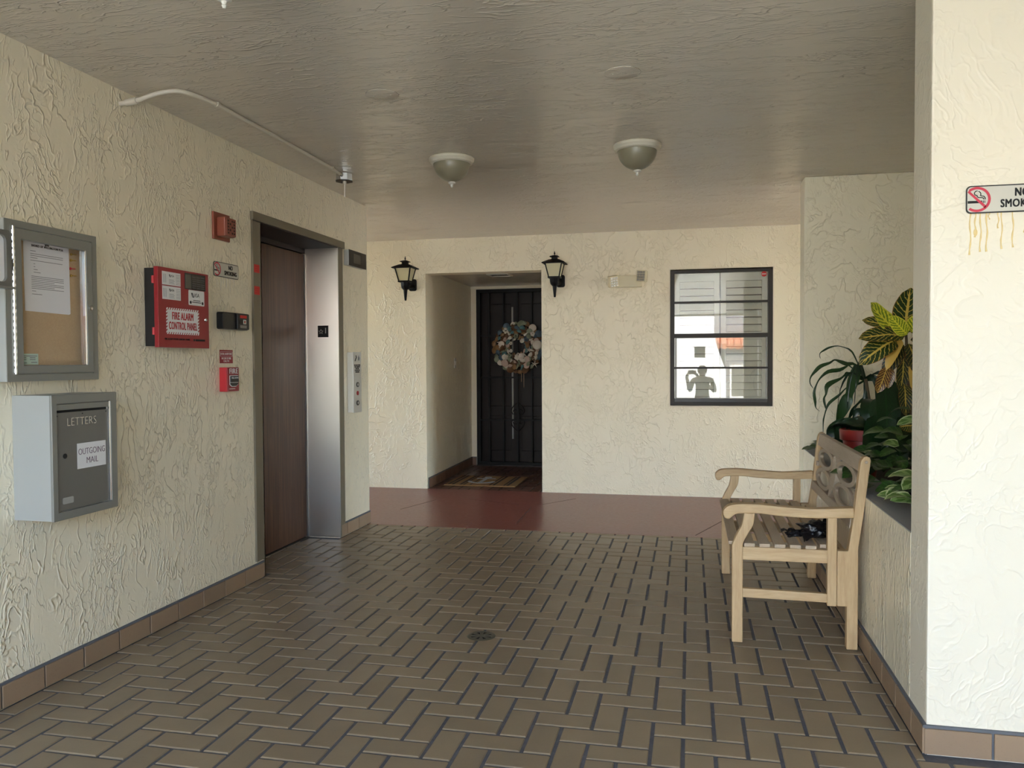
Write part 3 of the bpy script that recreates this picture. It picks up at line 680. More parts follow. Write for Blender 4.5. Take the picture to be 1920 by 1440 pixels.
for k in range(n):
    a = ys + wd * k / n; hw = wd / n * 0.5
    stripe([(a + 0.004, zs), (a + hw + 0.004, zs), (a + hw + 0.010, zs + 0.010), (a + 0.010, zs + 0.010)])
    stripe([(a, zs + hg - 0.010), (a + hw, zs + hg - 0.010), (a + hw + 0.006, zs + hg), (a + 0.006, zs + hg)])
n = 7
for k in range(n):
    b = zs + 0.006 + (hg - 0.016) * k / n; hh = (hg - 0.016) / n * 0.5
    stripe([(ys, b), (ys + 0.010, b + 0.006), (ys + 0.010, b + hh + 0.006), (ys, b + hh)])
    stripe([(ys + wd - 0.010, b), (ys + wd, b + 0.006), (ys + wd, b + hh + 0.006), (ys + wd - 0.010, b + hh)])
text('FIRE ALARM', 0.052, (XL + FD + 0.001, 3.560, 1.530), 'L', 'ink_red', sg, 0.0012, w=0.170)
text('CONTROL PANEL', 0.052, (XL + FD + 0.001, 3.562, 1.482), 'L', 'ink_red', sg, 0.0012, w=0.228)
part('lock', MB().lathe([(0.010, 0), (0.010, 0.003), (0.006, 0.008)], (XL + FD, 3.750, 1.524), (1, 0, 0), 14), 'chrome', door)
text('FIRE ALARM SYSTEM CONTROL PANEL', 0.0125, (XL + FD + 0.0002, 3.516, 1.418), 'L', 'ink', door, 0.0002, 0.85)
part('maker_mark', MB().prism(ell(3.652, 1.417, 0.006, 0.006, 12), fnL, FD, FD + 0.0006).prism(rect(3.664, 3.745, 1.412, 1.422), fnL, FD, FD + 0.0004), 'ink', door)

# ------------------------------------------------------------------ horn, NO SMOKING sign, key box, labels, pull station
t = thing('alarm_horn', 'square reddish brown alarm horn above the no smoking sign', 'alarm horn', (XL, 4.02, 1.978))
part('wall_plate', MB().prism(rect(3.943, 4.101, 1.977, 2.126), fnL, 0.0, 0.012), 'horn', t, 0.003)
part('housing', MB().prism(rect(3.968, 4.070, 1.994, 2.098), fnL, 0.012, 0.066), 'horn', t, 0.008)
gr = part('grille', MB().prism(rect(3.972, 4.066, 1.998, 2.094), fnL, 0.066, 0.071), 'horn', t, 0.004)
for i in range(4):
    for j in range(5):
        if (i + j) % 2 == 0 or i in (0, 3): part('vent_hole', MB().prism(rect(3.985 + 0.019 * i, 3.997 + 0.019 * i, 2.008 + 0.0165 * j, 2.018 + 0.0165 * j), fnL, 0.071, 0.0716), 'horn_dark', gr)

def no_smoking(name, lab, fn, side, a0, z0, wd, hg, base, sx=1.0):
    P = lambda d, p: fn(p[0], p[1], d)
    c = fn(a0 + wd / 2, z0, base)
    t = thing(name, lab, 'sign', c, None)
    part('border', MB().prism(rrect(a0, a0 + wd, z0, z0 + hg, hg * 0.16), fn, base, base + 0.003), 'black', t, 0.0006, 1)
    m = hg * 0.045
    part('face', MB().prism(rrect(a0 + m, a0 + wd - m, z0 + m, z0 + hg - m, hg * 0.13), fn, base + 0.003, base + 0.0034), 'sign_silver', t)
    k = wd / 3.05 / hg * 1.0
    cy_, cz, R = a0 + hg * 0.36, z0 + hg * 0.5, hg * 0.5 - m
    xk = 1.0
    def clip(pts): return [(max(a, a0 + m * 1.1), min(max(b, z0 + m), z0 + hg - m)) for a, b in pts]
    d0, d1 = base + 0.0034, base + 0.0038
    cg = part('cigarette', MB().prism(rect(a0 + m * 1.2, cy_ + R * 0.38, cz - R * 0.30, cz - R * 0.10), fn, d0, d1 - 0.0001).prism(rect(cy_ + R * 0.44, cy_ + R * 0.50, cz - R * 0.30, cz - R * 0.10), fn, d0, d1 - 0.0001).prism(rect(cy_ + R * 0.55, cy_ + R * 0.60, cz - R * 0.30, cz - R * 0.10), fn, d0, d1 - 0.0001), 'ink', t)
    sm = MB()
    def curl(pts):
        q = [Vector((cy_ + R * a, cz + R * b)) for a, b in pts]; th = R * 0.035
        for p0, p1 in zip(q[:-1], q[1:]):
            dd = (p1 - p0).normalized(); nn = Vector((-dd.y, dd.x)) * th; p1 = p1 + dd * th * 0.6
            sm.prism([(p0.x - nn.x, p0.y - nn.y), (p1.x - nn.x, p1.y - nn.y), (p1.x + nn.x, p1.y + nn.y), (p0.x + nn.x, p0.y + nn.y)], fn, d0, d1 - 0.0001)
    curl([(0.60, -0.02), (0.59, 0.12), (0.50, 0.24), (0.36, 0.26), (0.25, 0.30), (0.28, 0.42), (0.24, 0.55), (0.12, 0.64)])
    curl([(0.50, -0.02), (0.46, 0.10), (0.34, 0.13), (0.12, 0.14), (0.02, 0.22), (0.0, 0.32), (-0.14, 0.36), (-0.20, 0.50), (-0.12, 0.64), (0.02, 0.68)])
    part('smoke_lines', sm, 'ink', t)
    th = [math.radians(x) for x in range(-128, 129, 8)]
    ro = clip([(cy_ + R * math.cos(q), cz + R * math.sin(q)) for q in th]); ri = clip([(cy_ + R * 0.80 * math.cos(q), cz + R * 0.80 * math.sin(q)) for q in th])
    mb = MB()
    for i in range(len(th) - 1): mb.prism([ro[i], ro[i + 1], ri[i + 1], ri[i]], fn, d1, d1 + 0.0004)
    dg = Vector((1, -1)).normalized(); nn = Vector((1, 1)).normalized() * R * 0.10
    p0 = Vector((a0 + m * 1.3, cz + (cy_ - a0 - m * 1.3))); p1 = Vector((cy_, cz)) + dg * R * 0.88
    mb.prism([(max(p0.x - nn.x, a0 + m), p0.y - nn.y), (p1.x - nn.x, p1.y - nn.y), (p1.x + nn.x, p1.y + nn.y), (p0.x + nn.x, p0.y + nn.y)], fn, d1, d1 + 0.0004)
    part('prohibition_ring', mb, 'sign_red', t)
    tx = a0 + wd * 0.66
    text('NO', hg * 0.40, fn(tx, z0 + hg * 0.70, d0 + 0.0004), side, 'ink', t, hg * 0.018, w=wd * 0.170)
    text('SMOKING', hg * 0.40, fn(tx, z0 + hg * 0.31, d0 + 0.0004), side, 'ink', t, hg * 0.014, w=wd * 0.500)
    return t
no_smoking('no_smoking_sign', 'small no smoking sign on the left wall below the alarm horn', fnL, 'L', 3.945, 1.776, 0.246, 0.081, 0.004)
ns = no_smoking('no_smoking_sign', 'no smoking sign on the white pillar with glue drips under it', fnP, 'B', 0.862, 1.765, 0.244, 0.088, 0.004)
for x, z, r in ((0.877, 1.634, 0.0026), (0.907, 1.643, 0.0026), (0.925, 1.643, 0.0028), (0.931, 1.745, 0.002), (0.958, 1.716, 0.0022), (0.968, 1.650, 0.0024), (1.000, 1.654, 0.0026), (0.8915, 1.690, 0.0026), (1.035, 1.70, 0.003), (1.07, 1.66, 0.0026)):
    n = 8; pts = [(x + 0.002 * math.sin(z * 90 + k * 1.1), YP - 0.0012, 1.767 + (z - 1.767) * k / n) for k in range(n + 1)]
    part('adhesive_drip', MB().tube(pts, [r * (0.8 + 0.25 * math.sin(k * 2 + x * 60)) for k in range(n)] + [r * 1.25], 8), 'glue', ns)
part('adhesive_drip', MB().prism(ell(0.8925, 1.705, 0.006, 0.012, 14), fnP, -0.001, 0.002), 'glue', ns, 0.001)
nl = [o for o in C.objects if o.name == 'no_smoking_sign'][0]
for y, z in ((3.98, 1.73), (4.02, 1.70), (4.045, 1.74), (4.075, 1.715), (4.11, 1.70), (4.15, 1.735)):
    part('adhesive_drip', MB().tube([(XL + 0.0008, y, 1.778), (XL + 0.0008, y + 0.001, (1.778 + z) / 2), (XL + 0.0008, y, z)], 0.0022, 6), 'conduit', nl)

t = thing('entry_keypad', 'black plastic entry box with a red light and keys beside the elevator frame', 'keypad', (XL, 4.11, 1.486))
part('body', MB().prism(rrect(3.972, 4.232, 1.487, 1.582, 0.012), fnL, 0.0, 0.040), 'black', t, 0.004)
part('hood', MB().prism(rrect(4.10, 4.222, 1.490, 1.580, 0.008), fnL, 0.040, 0.052), 'black', t, 0.003)
part('side_flange', MB().prism(rect(4.232, 4.252, 1.497, 1.570), fnL, 0.0, 0.030), 'black_matt', t, 0.002)
part('red_lamp', MB().prism(rrect(4.125, 4.190, 1.554, 1.570, 0.003), fnL, 0.052, 0.056), 'red_sticker', t, 0.001)
part('key_symbol', MB().band(rect(4.158, 4.186, 1.521, 1.546), rect(4.164, 4.180, 1.526, 1.541), fnL, 0.052, 0.0545), 'white_plastic', t)
part('key_mark', MB().prism([(4.166, 1.533), (4.178, 1.527), (4.178, 1.540)], fnL, 0.052, 0.054), 'red_sticker', t)
part('key_dark', MB().prism(rect(4.118, 4.148, 1.521, 1.546), fnL, 0.052, 0.0545), 'bronze', t)
part('maker_tab', MB().prism(rect(4.125, 4.190, 1.498, 1.514), fnL, 0.052, 0.0545), 'alu_grey', t)

t = thing('fire_notice', 'flat red local alarm notice above the pull station', 'sign', (XL, 4.06, 1.299))
part('backing', MB().prism(rect(3.997, 4.126, 1.299, 1.373), fnL, 0.0, 0.002), 'red_paint', t)
part('rule', MB().band(rect(4.001, 4.122, 1.338, 1.364), rect(4.0025, 4.1205, 1.3395, 1.3625), fnL, 0.002, 0.0023), 'white', t)
text('LOCAL ALARM ONLY', 0.0165, (XL + 0.0022, 4.0615, 1.351), 'L', 'white', t, 0, 0.72)
text('IN CASE OF FIRE', 0.0165, (XL + 0.0022, 4.0615, 1.326), 'L', 'white', t, 0, 0.78)
text('CALL 911', 0.0165, (XL + 0.0022, 4.0615, 1.311), 'L', 'white', t, 0, 0.85)

t = thing('fire_pull_station', 'red fire pull station with white FIRE lettering and a black handle', 'pull station', (XL, 4.05, 1.142))
PD = 0.052
part('back_box', MB().prism(rect(3.992, 4.105, 1.142, 1.276), fnL, 0.0, PD - 0.006), 'red_bright', t, 0.003)
part('cover', MB().prism(rect(3.993, 4.104, 1.143, 1.275), fnL, PD - 0.006, PD), 'red_paint', t, 0.002)
text('FIRE', 0.041, (XL + PD + 0.0002, 4.050, 1.254), 'L', 'white', t, 0.0010, w=0.084)
part('handle_outline', MB().prism([(4.008, 1.232), (4.092, 1.232), (4.092, 1.180), (4.070, 1.168), (4.030, 1.168), (4.008, 1.180)], fnL, PD, PD + 0.002), 'white', t)
hd = part('handle', MB().prism([(4.012, 1.228), (4.088, 1.228), (4.088, 1.194), (4.012, 1.194)], fnL, PD + 0.002, PD + 0.009).prism([(4.012, 1.190), (4.088, 1.190), (4.088, 1.182), (4.069, 1.172), (4.031, 1.172), (4.012, 1.182)], fnL, PD + 0.002, PD + 0.005), 'black', t, 0.001)
text('PULL DOWN', 0.0135, (XL + PD + 0.0092, 4.050, 1.217), 'L', 'white', hd, 0, 0.85)
part('text_line', MB().prism(rect(4.005, 4.065, 1.155, 1.159), fnL, PD, PD + 0.0003), 'white', t)

# ------------------------------------------------------------------ conduit and junction box on the ceiling
path = [(-2.545, 3.235, 2.484), (-2.48, 3.224, 2.483), (-2.43, 3.222, 2.489), (-2.38, 3.232, 2.508), (-2.34, 3.247, 2.522), (-2.29, 3.262, 2.532), (-2.262, 3.285, 2.536), (-2.24, 3.33, 2.5365), (-2.222, 3.40, 2.5365), (-2.212, 3.50, 2.5365), (-2.214, 4.0, 2.5365), (-2.228, 4.79, 2.5365), (-2.238, 4.955, 2.530)]
def smooth_path(p, it=2):
    p = [Vector(x) for x in p]
    for _ in range(it):
        q = [p[0]]
        for a, b in zip(p[:-1], p[1:]): q += [a.lerp(b, 0.25), a.lerp(b, 0.75)]
        p = q + [p[-1]]
    return p
t = thing('electrical_conduit', 'cream painted conduit bending from the left wall along the ceiling', 'conduit', (-2.3, 3.5, 2.53))
part('pipe', MB().tube(smooth_path(path), 0.0105, 12), 'conduit', t)
part('coupling', MB().tube([(-2.50, 3.2265, 2.4832), (-2.44, 3.2225, 2.4875)], 0.0155, 12), 'conduit', t)
for y, x in ((3.50, -2.212), (4.80, -2.2285)): part('strap', MB().tube([(x, y - 0.012, 2.5365), (x, y + 0.012, 2.5365)], 0.0135, 10).box(x - 0.03, x + 0.012, y - 0.010, y + 0.010, 2.543, 2.5475), 'conduit', t)
t = thing('junction_box', 'galvanised octagonal junction box on the ceiling at the end of the conduit', 'junction box', (-2.238, 5.005, 2.50))
part('box', MB().lathe([(0.056, 0.0), (0.056, 0.045), (0.05, 0.047)], (-2.238, 5.005, 2.5005), (0, 0, 1), 8, False), 'galv', t, 0.002)
part('cover', MB().lathe([(0.059, -0.004), (0.059, 0.0)], (-2.238, 5.005, 2.5005), (0, 0, 1), 8, False), 'bronze', t)
part('connector', MB().tube([(-2.236, 4.952, 2.530), (-2.238, 4.93, 2.533)], 0.016, 12), 'chrome', t)
part('stub_collar', MB().lathe([(0.012, 0), (0.012, 0.014), (0.007, 0.02)], (-2.233, 5.0, 2.4965), (0, 0, -1), 12), 'conduit', t)
part('hanging_wire', MB().tube([(-2.233, 5.0, 2.48), (-2.233, 5.0, 2.392)], 0.0035, 8), 'white_plastic', t)

# ------------------------------------------------------------------ ceiling lights and cover plates
def ceiling_light(x, y, lab):
    t = thing('ceiling_light', lab, 'ceiling light', (x, y, H), 'flush ceiling lights')
    z = H
    part('ring', MB().lathe([(0.132, 0.0), (0.139, -0.006), (0.139, -0.018), (0.132, -0.024), (0.128, -0.034), (0.116, -0.040), (0.100, -0.036)], (x, y, z), (0, 0, 1), 40, True), 'ring', t)
    dome = [(0.112, -0.034)] + [(0.112 * math.cos(a), -0.036 - 0.110 * math.sin(a)) for a in [math.radians(v) for v in (8, 18, 30, 42, 54, 66, 78, 86)]]
    part('glass_dome', MB().lathe(dome, (x, y, z), (0, 0, 1), 40, True), 'dome', t)
    part('finial', MB().lathe([(0.004, -0.143), (0.022, -0.147), (0.023, -0.154), (0.009, -0.160), (0.006, -0.168), (0.008, -0.172), (0.004, -0.180)], (x, y, z), (0, 0, 1), 16, True), 'white_plastic', t)
    return t
ceiling_light(-1.428, 4.775, 'left bowl-shaped ceiling light with greenish glass and a cream ring')
ceiling_light(-0.300, 4.735, 'right bowl-shaped ceiling light with greenish glass and a cream ring')
ceiling_light(-1.372, 2.215, 'bowl-shaped ceiling light cut off by the top edge nearest the viewer')
for x, y, lab in ((-1.405, 3.578, 'left round blank cover plate on the ceiling'), (-0.287, 3.548, 'right round blank cover plate on the ceiling')):
    t = thing('ceiling_cover', lab, 'cover plate', (x, y, H), 'round ceiling cover plates')
    part('disc', MB().lathe([(0.078, 0.0), (0.078, -0.002), (0.075, -0.0035)], (x, y, H), (0, 0, 1), 40, True), 'ceiling', t)
    for s in (-1, 1): part('screw', MB().lathe([(0.004, -0.0035), (0.003, -0.005)], (x + s * 0.042, y, H), (0, 0, 1), 8), 'white_plastic', t)

# ------------------------------------------------------------------ wall lanterns
def lantern(x, bx, lab):
    yl = 7.61
    t = thing('wall_lantern', lab, 'lantern', (x, YB, 2.08), 'black wall lanterns')
    part('wall_plate', MB().prism(rrect(bx - 0.04, bx + 0.04, 2.025, 2.145, 0.02), fnB, 0.0, 0.022), 'iron', t, 0.004)
    part('arm', MB().tube(smooth_path([(bx, YB - 0.02, 2.07), (x * 0.5 + bx * 0.5, YB - 0.10, 2.055), (x, yl + 0.07, 2.045), (x, yl, 2.05)], 1), 0.020, 10), 'iron', t)
    sq = lambda r, z: [(x - r, yl - r, z), (x + r, yl - r, z), (x + r, yl + r, z), (x - r, yl + r, z)]
    def frust(levels):
        m = MB(); vs = []; fs = []
        for r, z in levels: vs += sq(r, z)
        for k in range(len(levels) - 1):
            for i in range(4): fs.append((4 * k + i, 4 * k + (i + 1) % 4, 4 * k + 4 + (i + 1) % 4, 4 * k + 4 + i))
        fs += [(3, 2, 1, 0), tuple(range(4 * len(levels) - 4, 4 * len(levels)))]
        return m.add(vs, fs)
    part('roof', frust([(0.104, 2.226), (0.110, 2.231), (0.106, 2.236), (0.050, 2.265), (0.034, 2.269), (0.026, 2.272), (0.026, 2.290), (0.044, 2.294), (0.040, 2.299), (0.014, 2.308)]), 'iron', t)
    part('finial', MB().lathe([(0.006, 0.0), (0.007, 0.006), (0.003, 0.010), (0.008, 0.020), (0.005, 0.032), (0.001, 0.046)], (x, yl, 2.304), (0, 0, 1), 12), 'iron', t)
    rt, rb, zt, zb = 0.078, 0.051, 2.226, 2.105
    fr = MB()
    for sx, sy in ((-1, -1), (1, -1), (1, 1), (-1, 1)):
        fr.tube([(x + sx * rt, yl + sy * rt, zt), (x + sx * rb, yl + sy * rb, zb)], 0.0075, 4, False)
    fr.box(x - rb - 0.007, x + rb + 0.007, yl - rb - 0.007, yl + rb + 0.007, zb - 0.014, zb)
    fm = part('cage', fr, 'iron', t)
    for i in range(4):
        a, b = [(-1, -1), (1, -1), (1, 1), (-1, 1)][i], [(1, -1), (1, 1), (-1, 1), (-1, -1)][i]
        k = 0.97
        vs = [(x + a[0] * rb * k, yl + a[1] * rb * k, zb), (x + b[0] * rb * k, yl + b[1] * rb * k, zb), (x + b[0] * rt * k, yl + b[1] * rt * k, zt), (x + a[0] * rt * k, yl + a[1] * rt * k, zt)]
        inn = [(x + (v[0] - x) * 0.96, yl + (v[1] - yl) * 0.96, v[2]) for v in vs]
        part('pane', MB().add(vs + inn, [(0, 1, 2, 3), (7, 6, 5, 4), (0, 4, 5, 1), (2, 6, 7, 3), (1, 5, 6, 2), (3, 7, 4, 0)]), 'lantern_glass', fm)
    part('socket_cup', MB().lathe([(0.048, 2.091), (0.046, 2.060), (0.040, 2.035), (0.024, 2.018)], (x, yl, 0), (0, 0, 1), 8), 'iron', t)
    part('tail_post', MB().lathe([(0.022, 2.03), (0.019, 2.00), (0.010, 1.916), (0.006, 1.910)], (x, yl, 0), (0, 0, 1), 12), 'iron', t)
lantern(-2.763, -2.768, 'black wall lantern to the left of the entry recess')
lantern(-1.262, -1.240, 'black wall lantern to the right of the entry recess')

# ------------------------------------------------------------------ emergency light
t = thing('emergency_light', 'almond emergency light with two square lamp heads left of the window', 'emergency light', (-0.57, YB, 2.0))
part('housing', MB().prism(rrect(-0.712, -0.455, 2.006, 2.118, 0.008), fnB, 0.0, 0.045), 'almond', t, 0.004)
def lamp_head(cx, cz, tx, tz, m_, rx=0.0):
    hd = MB().box(-0.046, 0.046, -0.024, 0.024, -0.054, 0.054)
    R = Matrix.Translation((cx, YB - 0.072, cz)) @ Matrix.Rotation(tz, 4, 'Z') @ Matrix.Rotation(tx, 4, 'X') @ Matrix.Rotation(rx, 4, 'Y')
    hd.v = [tuple(R @ Vector(v)) for v in hd.v]
    h = part('lamp_head', hd, 'almond', t, 0.004)
    for i in range(3):
        for j in range(4):
            c = MB().box(-0.037 + 0.0255 * i, -0.014 + 0.0255 * i, -0.030, -0.0235, -0.046 + 0.0235 * j, -0.0255 + 0.0235 * j)
            c.v = [tuple(R @ Vector(v)) for v in c.v]; part('lens_facet', c, m_, h, 0.002, 1)
lamp_head(-0.722, 2.062, 0.25, 0.5, 'clear_lens', -0.18); lamp_head(-0.452, 2.106, 0.0, -0.25, 'grey_lens', 0.08)

# ------------------------------------------------------------------ window_1 with shutters behind
wn = bpy.data.objects.new('window_1', None); C.objects.link(wn); wn.location = (0.281, YB, WZ0); wn['kind'] = 'structure'
wn['label'] = 'dark bronze four-pane awning window in the cream back wall'
part('stucco_bead', MB().band(rect(WX0, WX1, WZ0, WZ1), rect(WX0 + 0.012, WX1 - 0.012, WZ0 + 0.012, WZ1 - 0.012), fnB, -0.035, 0.003), 'trim_cream', wn, 0.001)
part('window_frame', MB().band(rect(-0.186, 0.750, 0.872, 2.156), rect(-0.148, 0.708, 0.905, 2.130), fnB, -0.06, 0.004), 'bronze', wn, 0.003)
part('sill_rail', MB().prism(rect(-0.148, 0.708, 0.884, 0.938), fnB, -0.055, 0.0), 'black', wn, 0.003)
for z, h in ((1.852, 0.009), (1.536, 0.019), (1.230, 0.009)):
    part('glazing_bar', MB().prism(rect(-0.149, 0.709, z - h, z + h), fnB, -0.05, 0.002 if h < 0.015 else 0.008), 'bronze', wn, 0.002)
part('lower_sash', MB().band(rect(-0.144, 0.704, 0.936, 1.520), rect(-0.128, 0.690, 0.944, 1.514), fnB, -0.04, 0.0), 'alu_dark', wn, 0.002)
for z0, z1 in ((1.861, 2.131), (1.555, 1.843), (1.239, 1.518), (0.938, 1.221)):
    a, b = -0.1485, 0.7085; e = math.tan(math.radians(0.80)); ez = math.tan(math.radians(-0.20))
    # the panes lean a little in their rubber
    yy = lambda x, z: YB + 0.026 + (z - (z0 + z1) / 2) * e + (x - 0.28) * ez
    vs = [(a, yy(a, z0), z0), (b, yy(b, z0), z0), (b, yy(b, z1), z1), (a, yy(a, z1), z1)]
    vs += [(x, y + 0.003, z) for x, y, z in vs]
    part('pane', MB().add(vs, [(0, 1, 2, 3), (7, 6, 5, 4), (0, 4, 5, 1), (2, 6, 7, 3), (1, 5, 6, 2), (3, 7, 4, 0)]), 'pane', wn)
st_ = thing('alarm_sticker', 'small red octagonal alarm sticker in the top right corner of the window', 'sticker', (0.672, YB + 0.02, 2.10))
part('backing', MB().prism(ell(0.672, 2.104, 0.026, 0.026, 8), fnB, -0.0225, -0.021), 'red_sticker', st_)
part('text_line', MB().prism(rect(0.652, 0.692, 2.101, 2.108), fnB, -0.021, -0.0205), 'white', st_)
for k, (xa, xb, lab) in enumerate(((-0.150, 0.272, 'left white louvred shutter behind the window glass'), (0.284, 0.712, 'right white louvred shutter behind the window glass'))):
    t = thing('window_shutter', lab, 'shutter', ((xa + xb) / 2, YB + 0.12, 0.88), 'white shutters behind the window')
    ys_ = YB + 0.12
    f_ = MB().box(xa, xa + 0.05, ys_, ys_ + 0.03, 0.86, 2.16).box(xb - 0.05, xb, ys_, ys_ + 0.03, 0.86, 2.16)
    for z0, z1 in ((2.06, 2.16), (1.50, 1.57), (0.86, 0.95)): f_.box(xa + 0.05, xb - 0.05, ys_, ys_ + 0.03, z0, z1)
    part('frame', f_, 'shutter', t)
    for z0, z1 in ((0.95, 1.50), (1.57, 2.06)):
        n = int((z1 - z0) / 0.062)
        for q in range(n):
            zc = z0 + (z1 - z0) * (q + 0.5) / n
            lv = MB().box(xa + 0.052, xb - 0.052, -0.004, 0.004, -0.036, 0.036); R = Matrix.Rotation(math.radians(-32), 4, 'X')
            lv.v = [(v[0], ys_ + 0.015 + (R @ Vector((0, v[1], v[2]))).y, zc + (R @ Vector((0, v[1], v[2]))).z) for v in lv.v]
            part('louver', lv, 'shutter', t)

# ------------------------------------------------------------------ entry recess: gate, door, wreath, mat, switch, vent
d2 = bpy.data.objects.new('door_2', None); C.objects.link(d2); d2.location = ((DX0 + DX1) / 2, YD, 0); d2['kind'] = 'structure'
d2['label'] = 'dark mahogany panelled entry door behind an iron security gate'
dl = part('door_leaf', B(DX0 + 0.004, DX1 - 0.004, YD + 0.10, YD + 0.145, 0.004, DZ - 0.004), 'door', d2)
for a, b in ((DX0 + 0.12, DX0 + 0.42), (DX0 + 0.55, DX1 - 0.10)):
    for z0, z1 in ((0.18, 0.62), (0.74, 1.26), (1.40, 2.02)):
        part('raised_panel', B(a, b, YD + 0.088, YD + 0.101, z0, z1), 'door', dl, 0.008)
part('meeting_strip', B(-2.180, -2.158, YD + 0.084, YD + 0.104, 0.33, 1.98), 'alu_dark', dl, 0.002)
g = thing('security_gate', 'black iron security gate with upright bars across the entry door', 'gate', (-2.1, YD, 0.0))
y0, y1 = YD - 0.012, YD + 0.028
part('gate_frame', MB().band(rect(DX0 + 0.002, DX1 - 0.002, 0.012, DZ - 0.002), rect(DX0 + 0.05, DX1 - 0.05, 0.05, DZ - 0.045), lambda a, b, d: (a, y0 + d, b), 0.0, 0.04), 'iron', g, 0.002)
for x in (-2.449, -2.269, -2.089, -1.909, -1.729): part('bar', B(x - 0.010, x + 0.010, y0 + 0.01, y1 - 0.01, 0.05, DZ - 0.045), 'iron', g)
for z in (0.573, 1.102, 1.62): part('rail', B(DX0 + 0.05, DX1 - 0.05, y0 + 0.006, y1 - 0.006, z - 0.010, z + 0.010), 'iron', g)
orn = MB()
for s in (-1, 1):
    for q in (-1, 1):
        orn.tube([( -2.086 + s * r * math.sin(a), y0 + 0.012, 0.614 + q * (0.02 + 0.155 * (1 - u) )) for u, r, a in [(0.0, 0.01, 1.57), (0.2, 0.045, 1.57), (0.45, 0.075, 1.57), (0.7, 0.082, 1.57), (0.95, 0.06, 1.57)]], 0.006, 6)
        orn.tube([(-2.086 + s * (0.035 + 0.026 * math.cos(a)), y0 + 0.012, 0.614 + q * (0.06 + 0.03 * math.sin(a))) for a in [k * 0.55 for k in range(11)]], 0.005, 6)
orn.prism([(-2.086, 0.80), (-2.064, 0.614), (-2.086, 0.43), (-2.108, 0.614)], lambda a, b, d: (a, y0 + 0.004 + d, b), 0, 0.01)
part('scroll_ornament', orn, 'iron', g)
part('threshold', B(DX0, DX1, YD - 0.02, YD + 0.10, -0.002, 0.011), 'bronze', g)

# wreath of shells
wr_ = thing('shell_wreath', 'round wreath of teal, tan and white seashells on the gate', 'wreath', (-2.063, y0 - 0.07, 1.478))
for n_, c_ in (('shell_teal', (84, 128, 132)), ('shell_blue', (74, 96, 112)), ('shell_tan', (142, 108, 72)), ('shell_brown', (104, 72, 46)), ('shell_white', (214, 206, 192)), ('shell_sage', (132, 140, 116)), ('shell_pink', (190, 164, 150))):
    M[n_] = plain(n_, srgb(*c_), 0.45)
def fan_mesh(nm):
    m = MB(); vs = [(0, 0, -0.5)]; fs = []; n = 13
    for r, h in ((0.5, 0.20), (0.85, 0.14), (1.0, 0.0)):
        for k in range(n):
            a = math.radians(-75 + 150 * k / (n - 1)); rr = r * (1.0 + (0.06 if k % 2 else -0.04) * r)
            vs.append((rr * math.sin(a) * 0.8, -h - (0.05 if k % 2 else 0), -0.5 + rr * math.cos(a)))
    for k in range(n - 1):
        fs.append((0, 1 + k, 2 + k))
        for q in range(2): fs.append((1 + q * n + k, 1 + (q + 1) * n + k, 2 + (q + 1) * n + k, 2 + q * n + k))
    return m.add(vs, fs, True).mesh(nm)
def cone_mesh(nm):
    m = MB(); pr = []
    for k in range(9): pr.append((0.34 * (1 - k / 9) + (0.05 if k % 2 else 0) + 0.02, -0.6 + 1.3 * k / 8))
    return m.lathe([(0.08, -0.75)] + pr, (0, -0.1, 0), (0.2, 0, 1), 10).mesh(nm)
def disc_mesh(nm): return MB().lathe([(0.3, -0.1), (0.75, -0.08), (0.8, 0.0), (0.6, 0.12), (0.2, 0.18)], (0, 0, 0), (0, -1, 0), 14).mesh(nm)
def cluster_mesh(nm):
    m = MB()
    for k in range(5):
        a = k * 1.26; m.lathe([(0.04, -0.3), (0.3, -0.1), (0.34, 0.1), (0.1, 0.3)], (0.42 * math.cos(a), -0.1 * (k % 2), 0.42 * math.sin(a)), (0.3 * math.cos(k), -1, 0.4), 8)
    return m.mesh(nm)
protos = [f('shell') for f in (fan_mesh, cone_mesh, disc_mesh, cluster_mesh)]
pal = ['shell_white', 'shell_white', 'shell_teal', 'shell_teal', 'shell_blue', 'shell_tan', 'shell_brown', 'shell_white', 'shell_sage', 'shell_sage', 'shell_pink', 'shell_tan']
variants = {}
rg = random.Random(3)
core = [(-2.063 + 0.205 * math.cos(a), y0 - 0.045, 1.478 + 0.205 * math.sin(a)) for a in [2 * math.pi * k / 32 for k in range(33)]]
part('ring_core', MB().tube(core, 0.040, 8), 'shell_brown', wr_)
wl0 = world_loc(wr_)
def put_shell(mk, mat, x, y, z, s, rot):
    key = (mk, mat)
    if key not in variants:
        me = protos[mk].copy(); me.materials.clear(); me.materials.append(M[mat]); variants[key] = me
    o = bpy.data.objects.new('shell', variants[key]); C.objects.link(o); o.parent = wr_
    o.location = Vector((x, y, z)) - wl0; o.scale = (s, s, s); o.rotation_euler = rot
